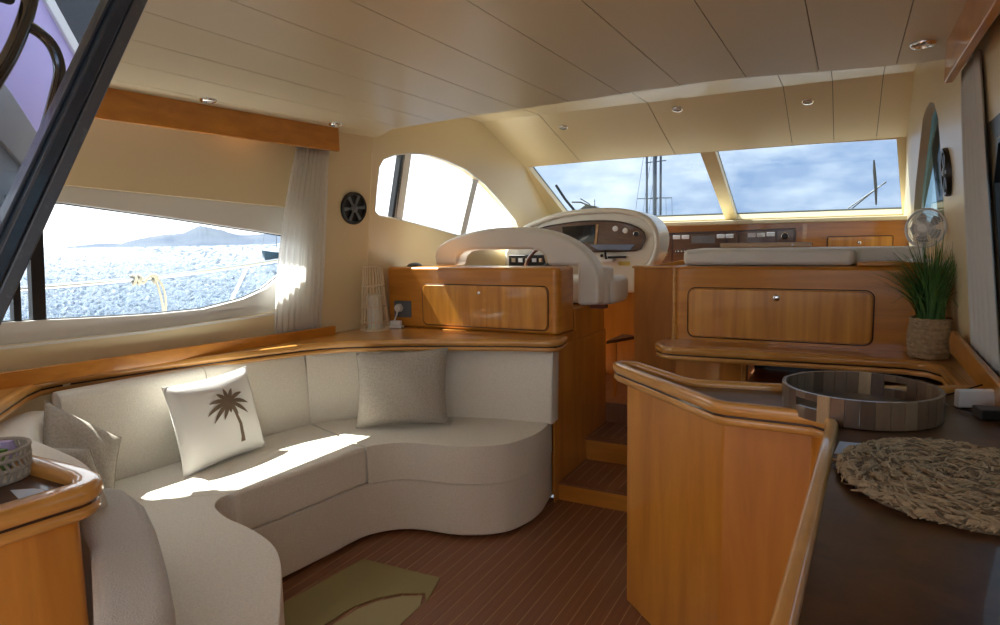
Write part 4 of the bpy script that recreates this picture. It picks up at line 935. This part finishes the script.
# masts of boats ahead
for xx, tp_, r_, lb in ((-4.30, 3.19, .028, 'leftmost of the three masts seen through the port windscreen'), (-4.11, 3.22, .05, 'thick middle mast seen through the port windscreen'), (-3.97, 3.22, .028, 'rightmost of the three masts seen through the port windscreen')):
    m_ = T('boat_mast', (xx, 15.5, -1), lb, 'mast')
    m_.part('spar', tube(bmesh.new(), [(xx, 15.5, -1.0), (xx-.02, 15.5, 3.6)], r_, 8), GREYP, smooth=True)
    m_.part('spreader', tube(bmesh.new(), [(xx-.25, 15.5, 2.32 if r_ < .04 else 3.15), (xx+.25, 15.5, 2.30 if r_ < .04 else 3.17)], .012, 5), GREYP)
    m_.part('shroud', tube(bmesh.new(), [(xx-.25, 15.5, 2.32), (xx-.05, 15.5, 3.6)], .005, 4), GREYP)
    m_.part('shroud', tube(bmesh.new(), [(xx-.25, 15.5, 2.32), (xx-.42, 15.5, .8)], .005, 4), GREYP)
    m_.part('shroud', tube(bmesh.new(), [(xx+.25, 15.5, 2.30), (xx+.30, 15.5, .8)], .005, 4), GREYP)
m_ = T('boat_mast', (-6.2, 15.5, -1), 'thin distant mast standing by the folded wiper arms', 'mast'); m_.part('spar', tube(bmesh.new(), [(-5.62, 15.5, -1), (-5.62, 15.5, 2.35)], .012, 6), GREYP)

# moored sailboat
sbt = T('moored_sailboat', (-60, 45, -1), 'dark hulled sailboat moored beyond the fore end of the port window', 'sailboat')
def pdir(u, D, z):   # point at distance D along the bearing of photo column u
    a = (u-500)/650; d = Vector((-math.sin(ps)+a*math.cos(ps), math.cos(ps)+a*math.sin(ps), 0)).normalized(); return Vector((d.x*D, d.y*D, z))
a_, b_ = pdir(264, 95, 0), pdir(302, 95, 0); dd = (b_-a_).normalized(); nn = Vector((-dd.y, dd.x, 0))
bm = bmesh.new(); sec = []
for t, wd, zt, zb in ((0, .02, .55, .3), (.08, .7, .45, -.9), (.4, 1.5, .2, -1.1), (1, 1.2, .1, -1.1)):
    p = a_+dd*(b_-a_).length*t; sec.append([bm.verts.new(p+nn*s*wd*f+Vector((0, 0, z))) for s, f, z in ((1, 1, zt), (1, .6, zb), (-1, .6, zb), (-1, 1, zt))])
for s1, s2 in zip(sec, sec[1:]):
    for j in range(4): bm.faces.new((s1[j], s1[(j+1)%4], s2[(j+1)%4], s2[j]))
bm.faces.new(sec[0]); bm.faces.new(sec[-1][::-1]); sbt.part('hull', bm, HULLM)
p = a_+dd*2.2; sbt.part('cabin', PR([tuple((p+nn*.6)[:2]), tuple((p-nn*.6)[:2]), tuple((p+dd*2-nn*.6)[:2]), tuple((p+dd*2+nn*.6)[:2])], .2, .8), WHITEP)
p = a_+dd*2.0; sbt.part('mast', tube(bmesh.new(), [p+Vector((0, 0, .2)), p+Vector((0, 0, 9))], .05, 6), GREYP)
sbt.part('boom', tube(bmesh.new(), [p+Vector((0, 0, 1.3)), p+dd*3+Vector((0, 0, 1.3))], .05, 6), WHITEP)
sbt.part('forestay', tube(bmesh.new(), [a_+Vector((0, 0, .55)), p+Vector((0, 0, 9))], .02, 4), GREYP)

# sea and island
struct('sea', PR([(-9000, -4000), (4000, -4000), (4000, 9000), (-9000, 9000)], -1.3, -1.0), SEA, 'sunlit choppy sea')
wv = random.Random(21); NC, NR = 300, 170; vs_ = []; prev = [0]*(NC+1)
for i in range(NR+1):
    r = 2.42*650/(90*(1-i/NR)**1.15+1.1); amp = .0016*r; row = []
    raw = [wv.gauss(0, 1) for _ in range(NC+2)]
    for j in range(NC+1):
        p = pdir(-140+480*j/NC, r, 0); z = amp*(.55*raw[j]+.45*raw[j+1])*.8+.25*amp*prev[j]
        prev[j] = raw[j]; row.append((p.x, p.y, -.98+min(.6, max(-.6, z))))
    vs_ += row
fs_ = [(i*(NC+1)+j, (i+1)*(NC+1)+j, (i+1)*(NC+1)+j+1, i*(NC+1)+j+1) for i in range(NR) for j in range(NC)]
wm = bpy.data.meshes.new('sea_waves'); wm.from_pydata(vs_, [], fs_); SEAW = SEA.copy(); SEAW.name = 'wave_water'
SEAW.node_tree.nodes['Bump'].inputs['Distance'].default_value = .4; SEAW.node_tree.nodes['Principled BSDF'].inputs['Roughness'].default_value = .1
so_ = link('sea_waves', wm, SEAW); so_['kind'] = 'stuff'; so_['label'] = 'glittering wavelets on the sea beyond the port window'
isl = []
D = 3000.
for u, h in ((58, 0), (70, 4), (95, 9), (110, 10), (120, 8), (135, 18), (150, 24), (165, 30), (172, 31), (185, 34), (193, 44), (201, 52), (210, 46), (222, 40), (232, 30), (240, 26), (250, 26), (262, 28), (275, 26), (300, 30), (330, 15)): isl.append((u, h))
bm = bmesh.new(); rows = []; rnd = random.Random(9)
fine = []
for (u0, h0), (u1, h1) in zip(isl, isl[1:]):
    for k in range(6): t = k/6; fine.append((u0+(u1-u0)*t, h0+(h1-h0)*t+rnd.uniform(-1, 1)*.8))
fine.append((330, 0))
for u, h in fine:
    r_ = []
    for k, (dD, f) in enumerate(((-350, 0), (-220, .25), (-120, .55), (-50, .85), (0, 1.0), (150, .7), (350, 0))):
        v = pdir(u+4, D+dD, max(0, h)*f*1.6*(1+.05*math.sin(u*.5+k*2)*(0 < f < 1))-1.5); r_.append(bm.verts.new(v))
    rows.append(r_)
for a, c in zip(rows, rows[1:]):
    for j in range(6): bm.faces.new((a[j], a[j+1], c[j+1], c[j]))
tag(obj('island', bm, HILL, smooth=True), 'hazy blue hilly island on the horizon beyond the port window', 'island')
